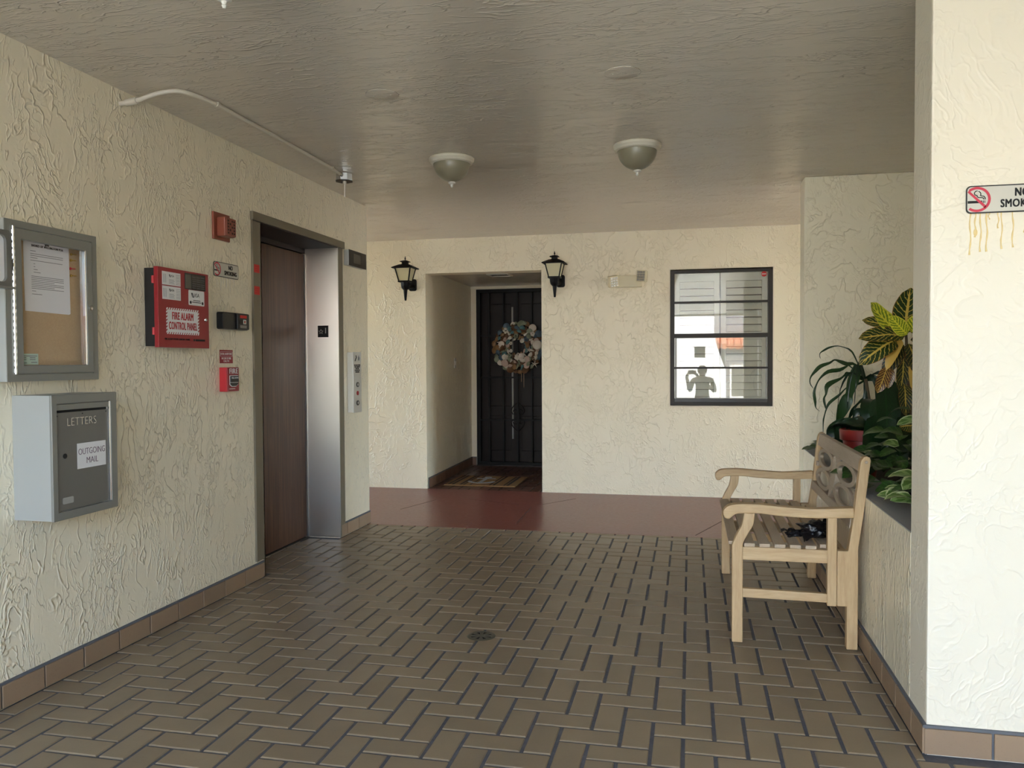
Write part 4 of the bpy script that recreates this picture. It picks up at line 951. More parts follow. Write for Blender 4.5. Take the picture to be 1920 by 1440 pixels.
for ring_, (rad, n, sz, dy) in enumerate(((0.295, 34, 0.052, -0.055), (0.245, 30, 0.048, -0.090), (0.190, 26, 0.046, -0.105), (0.135, 20, 0.042, -0.092), (0.100, 12, 0.034, -0.06))):
    for k in range(n):
        a = 2 * math.pi * (k + 0.5 * (ring_ % 2)) / n + rg.uniform(-0.08, 0.08); r = rad + rg.uniform(-0.012, 0.014)
        if ring_ == 0: mt, mk = rg.choice(['shell_brown', 'shell_tan', 'shell_sage', 'shell_blue', 'shell_white']), rg.choice([0, 0, 0, 2])
        else: mt, mk = rg.choice(pal), rg.choice([0, 0, 1, 2, 3])
        put_shell(mk, mt, -2.063 + r * math.cos(a), y0 + dy + rg.uniform(-0.012, 0.012), 1.478 + r * math.sin(a), sz * rg.uniform(0.8, 1.2), (rg.uniform(-0.5, 0.5), -a + math.pi / 2 + rg.uniform(-0.5, 0.5), rg.uniform(-0.4, 0.4)))
def starfish(x, z, s, rot):
    m = MB(); pts = []
    for k in range(10):
        a = rot + k * math.pi / 5; r = s if k % 2 == 0 else s * 0.22; pts.append((x + r * math.sin(a), z + r * math.cos(a)))
    yf = y0 - 0.135
    vs = [(a, yf + 0.004, b) for a, b in pts] + [(x, yf - 0.010, z), (x, yf + 0.006, z)]
    fs = [(i, (i + 1) % 10, 10) for i in range(10)] + [((i + 1) % 10, i, 11) for i in range(10)]
    part('starfish', m.add(vs, fs), 'shell_white', wr_)
starfish(-1.913, 1.440, 0.052, 0.2); starfish(-2.20, 1.335, 0.045, 0.5); starfish(-1.842, 1.270, 0.056, 0.1)
part('scallop', MB().lathe([(0.0, 0.0), (0.04, 0.006), (0.058, 0.02), (0.05, 0.035), (0.02, 0.045)], (-1.815, y0 - 0.10, 1.498), (0.1, -1, 0.1), 18), 'shell_white', wr_)
for dx, dz in ((0.035, -0.17), (0.005, -0.10)): part('ribbon', B(-2.04 + dx, -2.034 + dx, y0 - 0.02, y0 - 0.014, 1.15 + dz, 1.22), 'shell_tan', wr_)

t = thing('door_mat', 'striped coir door mat with a pale blue anchor in the entry recess', 'mat', (-2.17, 8.42, 0.0))
mx0, mx1, my0, my1 = -2.53, -1.765, 8.09, 8.77
part('base', B(mx0, mx1, my0, my1, 0.001, 0.014), 'mat_tan' if 'mat_tan' in M else M.setdefault('mat_tan', plain('coir_tan', srgb(132, 102, 68), 0.95)), t, 0.003)
M['mat_dark'] = plain('coir_dark', srgb(40, 32, 34), 0.95); M['mat_anchor'] = plain('coir_pale_blue', srgb(168, 176, 184), 0.95)
for f0, f1 in ((0.045, 0.075), (0.10, 0.135), (0.215, 0.245), (0.265, 0.285), (0.36, 0.375), (0.63, 0.65), (0.68, 0.71), (0.83, 0.85), (0.87, 0.905)):
    part('stripe', B(mx0 + 0.765 * f0, mx0 + 0.765 * f1, my0 + 0.01, my1 - 0.01, 0.0138, 0.0158), 'mat_dark', t)
an = MB().prism(rect(-2.205, -2.165, 8.20, 8.60), fnZ, 0.0155, 0.018).prism(rect(-2.29, -2.08, 8.535, 8.565), fnZ, 0.0155, 0.018)
an.band(ell(-2.185, 8.64, 0.042, 0.042, 16), ell(-2.185, 8.64, 0.022, 0.022, 16), fnZ, 0.0155, 0.018)
arc = [(-2.185 + 0.155 * math.sin(a), 8.36 - 0.155 * math.cos(a)) for a in [math.radians(v) for v in range(-80, 81, 16)]]
arci = [(-2.185 + 0.115 * math.sin(a), 8.375 - 0.125 * math.cos(a)) for a in [math.radians(v) for v in range(-80, 81, 16)]]
for i in range(len(arc) - 1): an.prism([arc[i], arc[i + 1], arci[i + 1], arci[i]], fnZ, 0.0155, 0.018)
part('anchor', an, 'mat_anchor', t)
t = thing('light_switch', 'white light switch on the left side wall of the entry recess', 'switch', (RX0 - 0.02, 8.955, 1.23))
xs_ = RX0 - 0.05 * (8.955 - YB - 0.2) / 1.9
part('plate', B(xs_ - 0.004, xs_ + 0.010, 8.92, 8.99, 1.228, 1.342), 'white_plastic', t, 0.003)
part('rocker', B(xs_ + 0.010, xs_ + 0.016, 8.945, 8.965, 1.262, 1.308), 'white_plastic', t, 0.001)
t = thing('recess_light', 'small flush light with a white rim on the entry recess ceiling', 'ceiling light', (-2.0, 8.45, 2.2))
part('rim', MB().band(rect(-2.12, -1.88, 8.33, 8.57), rect(-2.10, -1.90, 8.35, 8.55), fnZ, 2.222, 2.236), 'white_plastic', t)
part('lens', MB().prism(rect(-2.10, -1.90, 8.35, 8.55), fnZ, 2.228, 2.236), 'grey_lens', t)

# ------------------------------------------------------------------ floor drain and specks
t = thing('floor_drain', 'round metal floor drain with a slotted grate in the brown pavers', 'drain', (-0.966, 3.662, 0.0))
dc = (-0.966, 3.662, 0)
M['drain'] = plain('tarnished_metal', srgb(104, 102, 90), 0.4, 0.7)
part('rim', MB().lathe([(0.050, 0.0005), (0.052, 0.0035), (0.064, 0.0035), (0.068, 0.0005)], dc, (0, 0, 1), 32), 'drain', t)
part('well', MB().lathe([(0.0505, 0.0006), (0.0505, 0.0012)], dc, (0, 0, 1), 24), 'black_matt', t)
for k in range(8):
    a = k * math.pi / 4 + 0.2; d = Vector((math.cos(a), math.sin(a))); n = Vector((-d.y, d.x))
    p = [d * 0.010 + n * 0.004, d * 0.052 + n * 0.011, d * 0.052 - n * 0.011, d * 0.010 - n * 0.004]
    part('grate_bar', MB().prism([(dc[0] + q.x, dc[1] + q.y) for q in p], fnZ, 0.0011, 0.0032), 'drain', t)
part('hub', MB().lathe([(0.014, 0.001), (0.013, 0.0036)], dc, (0, 0, 1), 16), 'drain', t)

# ------------------------------------------------------------------ bench
bn = thing('garden_bench', 'pale teak garden bench with scroll arms and a pierced oval back', 'bench', (0.46, 4.45, 0.0))
NY, FY, TH = 3.812, 5.032, 0.045
def xz(y): return lambda a, b, d: (a, y + d, b)
def spline(pts, n=5):
    out = []
    for i in range(len(pts) - 1):
        p0, p1, p2, p3 = pts[max(i - 1, 0)], pts[i], pts[i + 1], pts[min(i + 2, len(pts) - 1)]
        for k in range(n):
            t_ = k / n
            out.append(tuple(0.5 * ((2 * p1[q]) + (-p0[q] + p2[q]) * t_ + (2 * p0[q] - 5 * p1[q] + 4 * p2[q] - p3[q]) * t_ ** 2 + (-p0[q] + 3 * p1[q] - 3 * p2[q] + p3[q]) * t_ ** 3) for q in (0, 1)))
    return out + [pts[-1]]
legF = spline([(0.188, 0.002), (0.188, 0.20), (0.188, 0.44)], 1) + spline([(0.188, 0.45), (0.206, 0.495), (0.231, 0.545), (0.240, 0.600)]) + [(0.288, 0.600)] + spline([(0.288, 0.600), (0.281, 0.548), (0.258, 0.505), (0.237, 0.462), (0.236, 0.44)]) + [(0.236, 0.20), (0.236, 0.002)]
arm = spline([(0.712, 0.641), (0.583, 0.632), (0.525, 0.630), (0.423, 0.635), (0.312, 0.643), (0.237, 0.643), (0.180, 0.636), (0.153, 0.616), (0.148, 0.594), (0.158, 0.575), (0.175, 0.573), (0.190, 0.585), (0.207, 0.596), (0.245, 0.600), (0.312, 0.601), (0.386, 0.594), (0.481, 0.589), (0.583, 0.589), (0.712, 0.595)], 4)
legB = [(0.684, 0.002), (0.731, 0.002), (0.731, 0.445)] + spline([(0.731, 0.46), (0.751, 0.60), (0.781, 0.852)], 3) + [(0.777, 0.866), (0.765, 0.872), (0.752, 0.868), (0.742, 0.854)] + spline([(0.738, 0.84), (0.711, 0.60), (0.690, 0.46)], 3) + [(0.688, 0.445), (0.643, 0.445), (0.643, 0.195), (0.684, 0.195)]
for y in (NY, FY):
    part('front_leg', MB().prism(legF, xz(y), 0, TH), 'teak_z', bn, 0.004)
    part('back_leg', MB().prism(legB, xz(y), 0, TH), 'teak_z', bn, 0.004)
    part('armrest', MB().prism(arm, xz(y - 0.006), 0, TH + 0.012), 'teak_x', bn, 0.006)
    part('arm_post', MB().prism(rect(0.602, 0.642, 0.193, 0.592), xz(y), 0.002, TH - 0.002), 'teak_z', bn, 0.003)
    part('side_rail', MB().prism(rect(0.234, 0.603, 0.384, 0.444), xz(y), 0.006, TH - 0.008), 'teak_x', bn, 0.003)
    part('stretcher', MB().prism([(0.234, 0.210), (0.603, 0.206), (0.603, 0.246), (0.234, 0.252)], xz(y), 0.008, TH - 0.010), 'teak_x', bn, 0.003)
    part('plug', MB().lathe([(0.007, 0), (0.006, 0.002)], (0.762, y if y == NY else y + TH, 0.845), (0, -1 if y == NY else 1, 0), 10), 'teak_grey', bn)
part('front_apron', B(0.192, 0.214, NY + TH, FY, 0.375, 0.440), 'teak_y', bn, 0.003)
part('rear_apron', B(0.665, 0.687, NY + TH, FY, 0.385, 0.440), 'teak_y', bn, 0.003)
part('centre_bearer', B(0.214, 0.665, 4.42, 4.455, 0.39, 0.443), 'teak_x', bn)
for k in range(7):
    xc = 0.199 + 0.0668 * k
    ya, yb = (NY + 0.010, FY + TH - 0.010) if 0 < k < 6 else (NY + TH + 0.001, FY - 0.001)
    part('slat', B(xc - 0.024, xc + 0.024, ya, yb, 0.444, 0.461), 'teak_slat', bn, 0.003)
# tilted back frame: coordinates (y, z) at x = bx(z)
bx = lambda z: 0.703 + (z - 0.55) * 0.143
fnK = lambda a, b, d: (bx(b) + d, a, b)
part('top_rail', MB().prism(rect(NY + TH, FY, 0.797, 0.866), fnK, -0.002, 0.028), 'teak_grey', bn, 0.004)
part('bottom_rail', MB().prism(rect(NY + TH, FY, 0.540, 0.586), fnK, -0.002, 0.028), 'teak_grey', bn, 0.004)
ya, yb, za, zb = NY + TH, FY, 0.586, 0.797
ym = (ya + yb) / 2; zm = (za + zb) / 2
for c0, c1 in ((ya, ym), (ym, yb)):
    cc = (c0 + c1) / 2; ra = (c1 - c0) / 2 * 0.84; rb = 0.0555
    for zc in (zb - 0.0515, za + 0.0515):
        part('oval_ring', MB().band(ell(cc, zc, ra, rb, 36), ell(cc, zc, ra * 0.74, rb * 0.62, 36), fnK, 0.002 if zc > zm else 0.0045, 0.022 if zc > zm else 0.0195), 'teak_grey', bn, 0.002, 1)
    for sx in (c0, c1):
        part('tie', MB().prism(rect(min(sx, cc + (ra - 0.01) * (1 if sx > cc else -1)), max(sx, cc + (ra - 0.01) * (1 if sx > cc else -1)), zm - 0.012, zm + 0.012), fnK, 0.004, 0.020), 'teak_grey', bn)
lens = [(ym + 0.075 * math.sin(math.pi * k / 14), za + (zb - za) * k / 14) for k in range(15)] + [(ym - 0.075 * math.sin(math.pi * k / 14), zb - (zb - za) * k / 14) for k in range(1, 14)]
lm = MB(); n = len(lens)
vs = [fnK(a, b, 0.0) for a, b in lens] + [fnK(a, b, 0.024) for a, b in lens]
rid = [fnK(ym, za + (zb - za) * k / 14, -0.008) for k in range(15)]
fs = [tuple(range(n, 2 * n))] + [(i, (i + 1) % n, n + (i + 1) % n, n + i) for i in range(n)]
for k in range(14):
    fs.append((k, k + 1, 2 * n + k + 1, 2 * n + k)); l0 = (n - k) % n; l1 = (n - k - 1) % n
    fs.append((2 * n + k, 2 * n + k + 1, l1, l0))
part('centre_lens', lm.add(vs + rid, fs), 'teak_grey', bn)

# black plastic bag on the seat
def blob(name, mat, parent, c, rad, seed, amp=0.25, sub=4, squash=0.0):
    bm = bmesh.new(); bmesh.ops.create_icosphere(bm, subdivisions=sub, radius=1.0)
    for v in bm.verts:
        p = v.co.copy(); nv = noise.turbulence(p * 1.6 + Vector((seed, 0, 0)), 4, False); cr = abs(noise.noise(p * 4.0 + Vector((0, seed, 0))))
        f = 1.0 - amp * 0.6 + amp * nv - amp * 0.8 * cr
        v.co = Vector((p.x * rad[0] * f, p.y * rad[1] * f, p.z * rad[2] * f))
        v.co.z = max(v.co.z, -rad[2] * 0.75)
        v.co += Vector(c)
    me = bpy.data.meshes.new(name); bm.to_mesh(me); bm.free()
    me.polygons.foreach_set('use_smooth', [True] * len(me.polygons))
    return link(name, me, mat, parent)
bg_ = thing('plastic_bag', 'crumpled black plastic bag lying on the bench seat', 'bag', (0.555, 4.16, 0.461))
blob('bundle', 'bag', bg_, (0.562, 3.975, 0.504), (0.092, 0.085, 0.050), 3.0, 0.35)
blob('gathered_end', 'bag', bg_, (0.478, 3.965, 0.488), (0.050, 0.036, 0.028), 9.0, 0.4)
def flap(pts, ws, name):
    m = MB(); vs = []; fs = []
    for (p, wv) in zip(pts, ws): p = Vector(p); wv = Vector(wv); vs += [p - wv, p + wv * 0.1 + Vector((0, 0, 0.006)), p + wv]
    for i in range(len(pts) - 1): a = 3 * i; fs += [(a, a + 1, a + 4, a + 3), (a + 1, a + 2, a + 5, a + 4)]
    part(name, m.add(vs, fs, True), 'bag', bg_)
flap([(0.530, 3.915, 0.495), (0.525, 3.885, 0.480), (0.515, 3.865, 0.468)], [(0.026, 0, 0), (0.016, 0, 0.004), (0.006, 0, 0.003)], 'tie_handle')
flap([(0.615, 4.02, 0.520), (0.630, 4.04, 0.548), (0.640, 4.045, 0.568)], [(0.012, 0.012, 0), (0.012, 0.006, 0), (0.02, 0.0, 0.004)], 'tie_handle')
flap([(0.450, 3.965, 0.494), (0.433, 3.965, 0.502), (0.418, 3.97, 0.496)], [(0, 0.016, 0), (0, 0.022, 0), (0, 0.016, 0.006)], 'tie_handle')

# ------------------------------------------------------------------ plants in the planter
def leaf_mesh(base, tip, width, up=(0, -1, 0.3), sag=0.15, fold=0.25, n=8, wave=0.0, shape=0.8, seed=0.0):
    base, tip, up = Vector(base), Vector(tip), Vector(up)
    L = (tip - base).length; d = (tip - base).normalized()
    nrm = (up - d * up.dot(d)).normalized(); side = d.cross(nrm).normalized()
    vs, fs, uvs = [], [], []
    for k in range(n + 1):
        v = k / n
        c = base.lerp(tip, v) + nrm * (sag * L * math.sin(math.pi * v))
        wv = width * 0.5 * (max(math.sin(math.pi * min(1, v ** shape * 0.985 + 0.012)), 0.0) ** 0.52 * (1 if 0 < k < n else 0.15) + 0.015)
        for j, u in enumerate((-1, -0.5, 0, 0.5, 1)):
            vs.append(c + side * (u * wv) + nrm * (abs(u) * wv * fold + wave * wv * math.sin(v * 11 + u * 2 + seed))); uvs.append((u * 0.5 + 0.5, v))
    for k in range(n):
        for j in range(4): a = 5 * k + j; fs.append((a, a + 1, a + 6, a + 5))
    me = bpy.data.meshes.new('leaf'); me.from_pydata([tuple(x) for x in vs], [], fs)
    ul = me.uv_layers.new(name='UVMap')
    for lp in me.loops: ul.data[lp.index].uv = uvs[lp.vertex_index]
    me.polygons.foreach_set('use_smooth', [True] * len(me.polygons))
    return me
def leaf(parent, mat, *a, **k): return link('leaf', leaf_mesh(*a, **k), mat, parent)

cr = thing('croton_plant', 'tall croton with yellow-veined leaves behind the bench, next to the pillar', 'plant', (1.12, 4.5, 0.60))
part('stem', MB().tube([(1.16, 4.56, 0.55), (1.14, 4.54, 0.9), (1.10, 4.52, 1.25), (1.085, 4.50, 1.45)], [0.014, 0.012, 0.010, 0.006], 8), 'stem', cr)
Yc = 4.5
for mat, b, tp, wdt, upv, sg_, sd in [
    ('croton', (1.085, 0, 1.434), (1.100, -0.03, 1.665), 0.150, (0.1, -1, 0.1), -0.08, 1),
    ('croton_lime', (1.070, -0.02, 1.430), (0.903, -0.06, 1.592), 0.105, (0.3, -1, 0.5), -0.10, 2),
    ('croton_lime', (1.078, -0.05, 1.425), (0.985, -0.10, 1.520), 0.075, (-0.3, -1, 0.2), 0.05, 12),
    ('croton', (1.060, 0.03, 1.440), (0.879, 0.03, 1.507), 0.080, (0.1, -1, 0.6), 0.10, 3),
    ('croton', (1.070, -0.04, 1.420), (0.842, -0.08, 1.407), 0.105, (0.0, -1, 0.9), 0.07, 4),
    ('croton', (1.030, -0.03, 1.400), (0.842, -0.10, 1.272), 0.120, (-0.3, -1, 0.4), 0.12, 5),
    ('croton_gold', (1.060, -0.02, 1.400), (0.975, -0.08, 1.245), 0.055, (-0.5, -1, 0.2), 0.12, 6),
    ('croton_dark', (1.080, 0.02, 1.375), (0.985, 0.02, 1.225), 0.085, (-0.3, -1, 0.2), 0.12, 7),
    ('croton_rust', (0.990, -0.03, 1.260), (0.938, -0.05, 1.128), 0.066, (0.1, -1, 0.1), 0.06, 8),
    ('croton_rust', (1.010, 0.00, 1.260), (1.000, -0.01, 1.150), 0.050, (-0.1, -1, 0.1), 0.06, 13),
    ('croton_dark', (1.095, -0.02, 1.380), (1.116, -0.08, 1.225), 0.090, (0.2, -1, 0.2), 0.10, 9),
    ('croton_gold', (1.120, -0.04, 1.310), (1.098, -0.10, 1.140), 0.075, (0.2, -1, 0.1), 0.06, 10),
    ('croton_dark', (1.080, 0.02, 1.330), (1.060, 0.00, 1.130), 0.070, (0.1, -1, 0.2), 0.08, 14),
    ('croton_dark', (1.075, -0.02, 1.175), (1.075, -0.05, 1.010), 0.072, (0.1, -1, 0.1), 0.05, 11),
    ('croton', (1.120, -0.02, 0.960), (1.048, -0.04, 0.955), 0.072, (0.1, -1, 0.4), 0.06, 15),
    ('croton', (1.12, 0.05, 1.44), (1.29, 0.05, 1.52), 0.11, (0, -1, 0.5), 0.1, 16),
    ('croton_dark', (1.12, 0.05, 1.40), (1.33, 0.1, 1.36), 0.11, (0, -1, 0.7), 0.1, 17),
    ('croton', (1.11, 0.06, 1.44), (1.16, 0.24, 1.56), 0.11, (0, -0.6, 1), 0.1, 18),
    ('croton_lime', (1.105, -0.02, 1.44), (1.150, -0.10, 1.53), 0.10, (0.1, -1, 0.4), 0.05, 19)]:
    leaf(cr, mat, (b[0], Yc + b[1], b[2]), (tp[0], Yc + tp[1], tp[2]), wdt, upv, sg_, 0.18, 9, 0.06, 0.85, sd)

dc_ = thing('dracaena_plant', 'dark green plant with long drooping strap leaves behind the bench back', 'plant', (1.10, 5.32, 0.60))
part('stem', MB().tube([(1.09, 5.34, 0.55), (1.10, 5.33, 0.9), (1.06, 5.34, 1.18)], [0.014, 0.012, 0.010], 8), 'stem', dc_)
def strap(pts, wmax, mat='strap', yb_=5.35, yo=0.0, twist=1.0):
    pts = [(1.058, 1.172)] + list(pts); q = spline(pts, 3); n = len(q); vs = []; fs = []; uvs = []
    for i, (x, z) in enumerate(q):
        a, b = Vector(q[max(i - 1, 0)]), Vector(q[min(i + 1, n - 1)]); d = (b - a).normalized(); nn = Vector((-d.y, d.x))
        v = i / (n - 1); wv = wmax * 0.5 * min(1.0, 0.35 + v * 1.8) * (1 - v ** 3) * (1.0 + 0.55 * twist * math.sin(v * 15 + wmax * 500)) + 0.0012
        c = Vector((x, yb_ + yo * v - 0.04 * math.sin(math.pi * v), z)); tw = 0.7 * math.sin(v * 7 + x * 9)
        sd = Vector((nn.x * math.cos(tw), math.sin(tw), nn.y * math.cos(tw)))
        vs += [c - sd * wv, c + Vector((0, 0.004, 0)), c + sd * wv]; uvs += [(0, v), (0.5, v), (1, v)]
    for i in range(n - 1): a = 3 * i; fs += [(a, a + 1, a + 4, a + 3), (a + 1, a + 2, a + 5, a + 4)]
    o = part('leaf', MB().add(vs, fs, True), mat, dc_); return o
strap([(0.992, 1.323), (0.963, 1.359), (0.937, 1.372), (0.887, 1.385), (0.839, 1.376), (0.806, 1.358), (0.786, 1.343), (0.783, 1.325), (0.79, 1.308)], 0.010, yo=-0.05)
strap([(0.997, 1.268), (0.945, 1.273), (0.902, 1.288), (0.866, 1.299), (0.835, 1.281), (0.782, 1.261), (0.748, 1.228), (0.722, 1.192), (0.719, 1.156), (0.739, 1.123)], 0.022, yo=-0.12)
strap([(0.969, 1.258), (0.945, 1.258), (0.902, 1.237), (0.835, 1.227), (0.787, 1.187), (0.763, 1.141), (0.751, 1.095), (0.759, 1.038), (0.764, 1.002), (0.788, 0.979)], 0.018, yo=-0.04)
strap([(0.957, 1.212), (0.936, 1.207), (0.902, 1.182), (0.845, 1.156), (0.821, 1.131), (0.817, 1.09), (0.805, 1.059), (0.814, 1.013), (0.822, 0.985)], 0.026, yo=-0.08)
strap([(1.003, 1.143), (0.946, 1.126), (0.903, 1.082), (0.846, 1.034), (0.827, 0.993), (0.815, 0.941), (0.813, 0.905), (0.814, 0.80)], 0.014, yo=0.0)
strap([(1.020, 1.262), (0.988, 1.197), (0.965, 1.126), (0.951, 1.085), (0.939, 1.06), (0.908, 0.983), (0.885, 0.921), (0.871, 0.87), (0.868, 0.819)], 0.072, yo=-0.10, twist=0.55)
strap([(1.053, 1.065), (1.032, 1.045), (0.996, 1.004), (0.975, 0.953), (0.961, 0.907), (0.959, 0.83)], 0.022, 'strap_dark', yo=0.05)
strap([(1.053, 1.014), (1.013, 0.984), (0.985, 0.943), (0.976, 0.902), (0.966, 0.86)], 0.028, 'strap_dark', yo=0.0)
strap([(1.054, 0.98), (1.014, 0.928), (0.985, 0.882), (0.966, 0.821)], 0.045, 'strap_dark', yo=-0.05)
for x1, z1, x2, z2, wv in ((1.02, 1.23, 0.985, 1.26, 0.016), (1.03, 1.24, 1.01, 1.285, 0.022), (1.0, 1.20, 0.95, 1.22, 0.01), (1.12, 1.22, 1.20, 1.16, 0.03), (1.10, 1.20, 1.16, 1.02, 0.04), (1.15, 1.19, 1.28, 1.05, 0.03), (1.10, 1.18, 1.13, 1.0, 0.05), (1.13, 1.15, 1.23, 0.95, 0.03)):
    strap([(x1, z1), (x2, z2), (x2 + (x2 - 1.06) * 0.5, z2 - 0.10), (x2 + (x2 - 1.06) * 0.7, z2 - 0.26)], wv, 'strap_dark', yo=-0.12)

pt = thing('potted_plant', 'broad-leaved green plant in a red plastic pot in the planter', 'potted plant', (0.99, 5.05, 0.60))
part('pot', MB().lathe([(0.075, 0.0), (0.112, 0.265), (0.110, 0.27), (0.10, 0.268), (0.095, 0.24)], (0.985, 5.05, 0.605), (0, 0, 1), 28), 'pot', pt)
part('pot_rim', MB().lathe([(0.112, 0.222), (0.122, 0.226), (0.126, 0.285), (0.118, 0.288), (0.112, 0.282)], (0.985, 5.05, 0.605), (0, 0, 1), 28, cap=False), 'pot', pt)
part('compost', MB().lathe([(0.108, 0.255), (0.05, 0.262), (0.002, 0.264)], (0.985, 5.05, 0.605), (0, 0, 1), 20), 'soil', pt)
rg = random.Random(11)
for k in range(30):
    a = rg.uniform(-0.9, 2.9); r0 = rg.uniform(0.01, 0.06); r1 = rg.uniform(0.16, 0.30); z0 = 0.86 + rg.uniform(0, 0.10); z1 = z0 + rg.uniform(-0.14, 0.14)
    bx_, by_ = 1.02 + r0 * math.cos(a), 5.06 + r0 * math.sin(a); tx_, ty_ = min(1.02 + r1 * math.cos(a), 1.55), min(5.06 + r1 * math.sin(a), 5.70)
    if -2.3 < a - 3.14 * 1.2 < 0.25 and z1 < 0.93 and tx_ < 1.0: z1 = 0.98
    if tx_ < 1.02: z0, z1 = min(z0, 0.90), min(z1, 0.86)
    leaf(pt, 'lily', (bx_, by_, z0), (tx_, ty_, z1), rg.uniform(0.075, 0.11), (0, -0.4, 1), rg.uniform(0.15, 0.3), 0.15, 7, 0.05, 0.8, k)
for k, (b_, t_, wv) in enumerate([((1.08, 4.95, 1.18), (1.055, 4.78, 0.80), 0.11), ((1.11, 4.98, 1.20), (1.10, 4.85, 0.84), 0.10), ((1.13, 4.95, 1.05), (1.19, 4.75, 0.74), 0.12), ((1.03, 4.95, 0.98), (0.96, 4.80, 0.70), 0.10), ((0.98, 5.16, 0.95), (0.88, 5.24, 0.78), 0.12), ((0.95, 5.20, 0.93), (0.83, 5.32, 0.83), 0.09), ((1.06, 4.93, 0.95), (1.04, 4.76, 0.68), 0.12), ((1.00, 4.92, 0.80), (0.95, 4.72, 0.66), 0.11), ((1.10, 4.90, 1.0), (1.12, 4.70, 0.70), 0.12), ((1.05, 5.2, 1.0), (1.15, 5.35, 0.90), 0.12), ((1.2, 5.0, 1.0), (1.35, 5.1, 0.85), 0.13), ((1.22, 4.95, 0.95), (1.3, 4.75, 0.72), 0.13)]):
    leaf(pt, 'lily', b_, t_, wv, (0, -1, 0.3), 0.10, 0.2, 8, 0.05, 0.75, k)

# trailing pothos spilling toward the ledge: three clumps, each a plant
def pothos(label, cx, cy, n, seed, spread, pale, zmax):
    p = thing('pothos_plant', label, 'plant', (cx, cy, 0.60), 'trailing plants in the planter')
    r = random.Random(seed)
    for k in range(6):
        a = r.uniform(0, 6.28); part('stem', MB().tube([(cx + 0.03 * math.cos(a), cy + 0.03 * math.sin(a), 0.59), (cx + spread[0] * 0.45 * math.cos(a), cy + spread[1] * 0.45 * math.sin(a), 0.70), (cx + spread[0] * 0.75 * math.cos(a), cy + spread[1] * 0.75 * math.sin(a), 0.70)], 0.0035, 6), 'stem_green', p)
    for k in range(n):
        a = r.uniform(0, 6.28); q = math.sqrt(r.random()); x, y = cx + spread[0] * q * math.cos(a), cy + spread[1] * q * math.sin(a)
        z = 0.70 + (zmax - 0.70) * (1 - q * q) * r.uniform(0.2, 1.0) + r.uniform(-0.0, 0.02)
        if x < XB + 0.18: z = max(z, ZL + 0.03)
        l = r.uniform(0.07, 0.12); b = a + r.uniform(-0.9, 0.9); dz = r.uniform(-0.035, 0.02)
        tx_, ty_ = x + l * math.cos(b), y + l * math.sin(b)
        x = min(x, 1.58); tx_ = min(tx_, 1.60); ty_ = max(ty_, YP + 0.23)
        tz_ = max(z + dz, ZL + 0.015 if tx_ < XB + 0.2 else 0.64)
        leaf(p, 'pothos_pale' if r.random() < pale else 'pothos', (x, y, z), (tx_, ty_, tz_), l * r.uniform(0.55, 0.72), (r.uniform(-0.4, 0.2), r.uniform(-0.9, -0.1), 1), r.uniform(0.05, 0.2), 0.2, 6, 0.04, 0.62, k)
pothos('low leafy trailing plant with pale variegated leaves spilling over the ledge nearest the pillar', 0.99, 3.62, 60, 5, (0.15, 0.34), 0.5, 0.84)
pothos('dense trailing green plant in the middle of the planter behind the bench', 1.08, 4.22, 120, 6, (0.30, 0.40), 0.08, 1.04)
pothos('small leafy trailing plant at the far end of the planter', 0.96, 5.55, 18, 8, (0.16, 0.16), 0.2, 0.80)
br = thing('broadleaf_plant', 'dark broad-leaved plant half hidden behind the pillar', 'plant', (1.22, 3.95, 0.60))
rg = random.Random(21)
for k in range(44):
    a = rg.uniform(0, 6.28); r1 = rg.uniform(0.10, 0.26); z0 = rg.uniform(0.66, 1.05)
    tx_, ty_ = min(1.20 + r1 * math.cos(a), 1.58), 4.0 + r1 * math.sin(a)
    leaf(br, 'lily', (1.20 + 0.03 * math.cos(a), 4.0 + 0.03 * math.sin(a), z0), (tx_, ty_, z0 + rg.uniform(-0.05, 0.16)), rg.uniform(0.08, 0.12), (0, -0.5, 1), rg.uniform(0.1, 0.25), 0.15, 7, 0.05, 0.75, k)
part('stem', MB().tube([(1.22, 4.0, 0.58), (1.21, 4.0, 0.95)], 0.012, 8), 'stem', br)

# ------------------------------------------------------------------ across the drive (seen in the window and the metal)
t = thing('opposite_building', 'white rendered building with a tiled roof across the drive', 'building', (0, -11, -0.15))
YO = -11.0
ow = MB()
hx0, hx1, hz0, hz1 = 0.0, 0.34, 1.92, 2.28
HT = 3.7
ow.box(-16, hx0, YO - 0.4, YO, -0.15, HT).box(hx1, 0.62, YO - 0.4, YO, -0.15, HT).box(hx0, hx1, YO - 0.4, YO, -0.15, hz0).box(hx0, hx1, YO - 0.4, YO, hz1, HT)
fl = spline([(0.62, 2.75), (0.66, 2.45), (0.80, 2.0), (0.97, 1.55)], 4)
ow.prism([(0.62, -0.15)] + [(0.99, -0.15), (0.99, 1.4)] + fl[::-1], lambda a, b, d: (a, YO - d, b), 0.0, 0.4)
part('wall', ow, 'white_wall', t)
part('pane', B(hx0, hx1, YO - 0.3, YO - 0.28, hz0, hz1), 'lcd', t)
part('wing_wall', MB().box(0.99, 14, YO - 1.6, YO - 1.2, -0.15, 2.34).box(0.62, 14, YO - 2.4, YO - 2.0, -0.15, 3.7), 'shaded_wall', t)
for x0, x1 in ((1.15, 1.9), (3.0, 4.4), (6.0, 7.4)):
    wf = part('window_frame', MB().band(rect(x0, x1, 0.6, 1.7), rect(x0 + 0.06, x1 - 0.06, 0.66, 1.64), lambda a, b, d: (a, YO - 1.2 + d, b), 0, 0.05), 'white_wall', t)
    part('pane', B(x0 + 0.05, x1 - 0.05, YO - 1.2, YO - 1.19, 0.65, 1.65), 'lcd_grey', wf)
rf = MB()
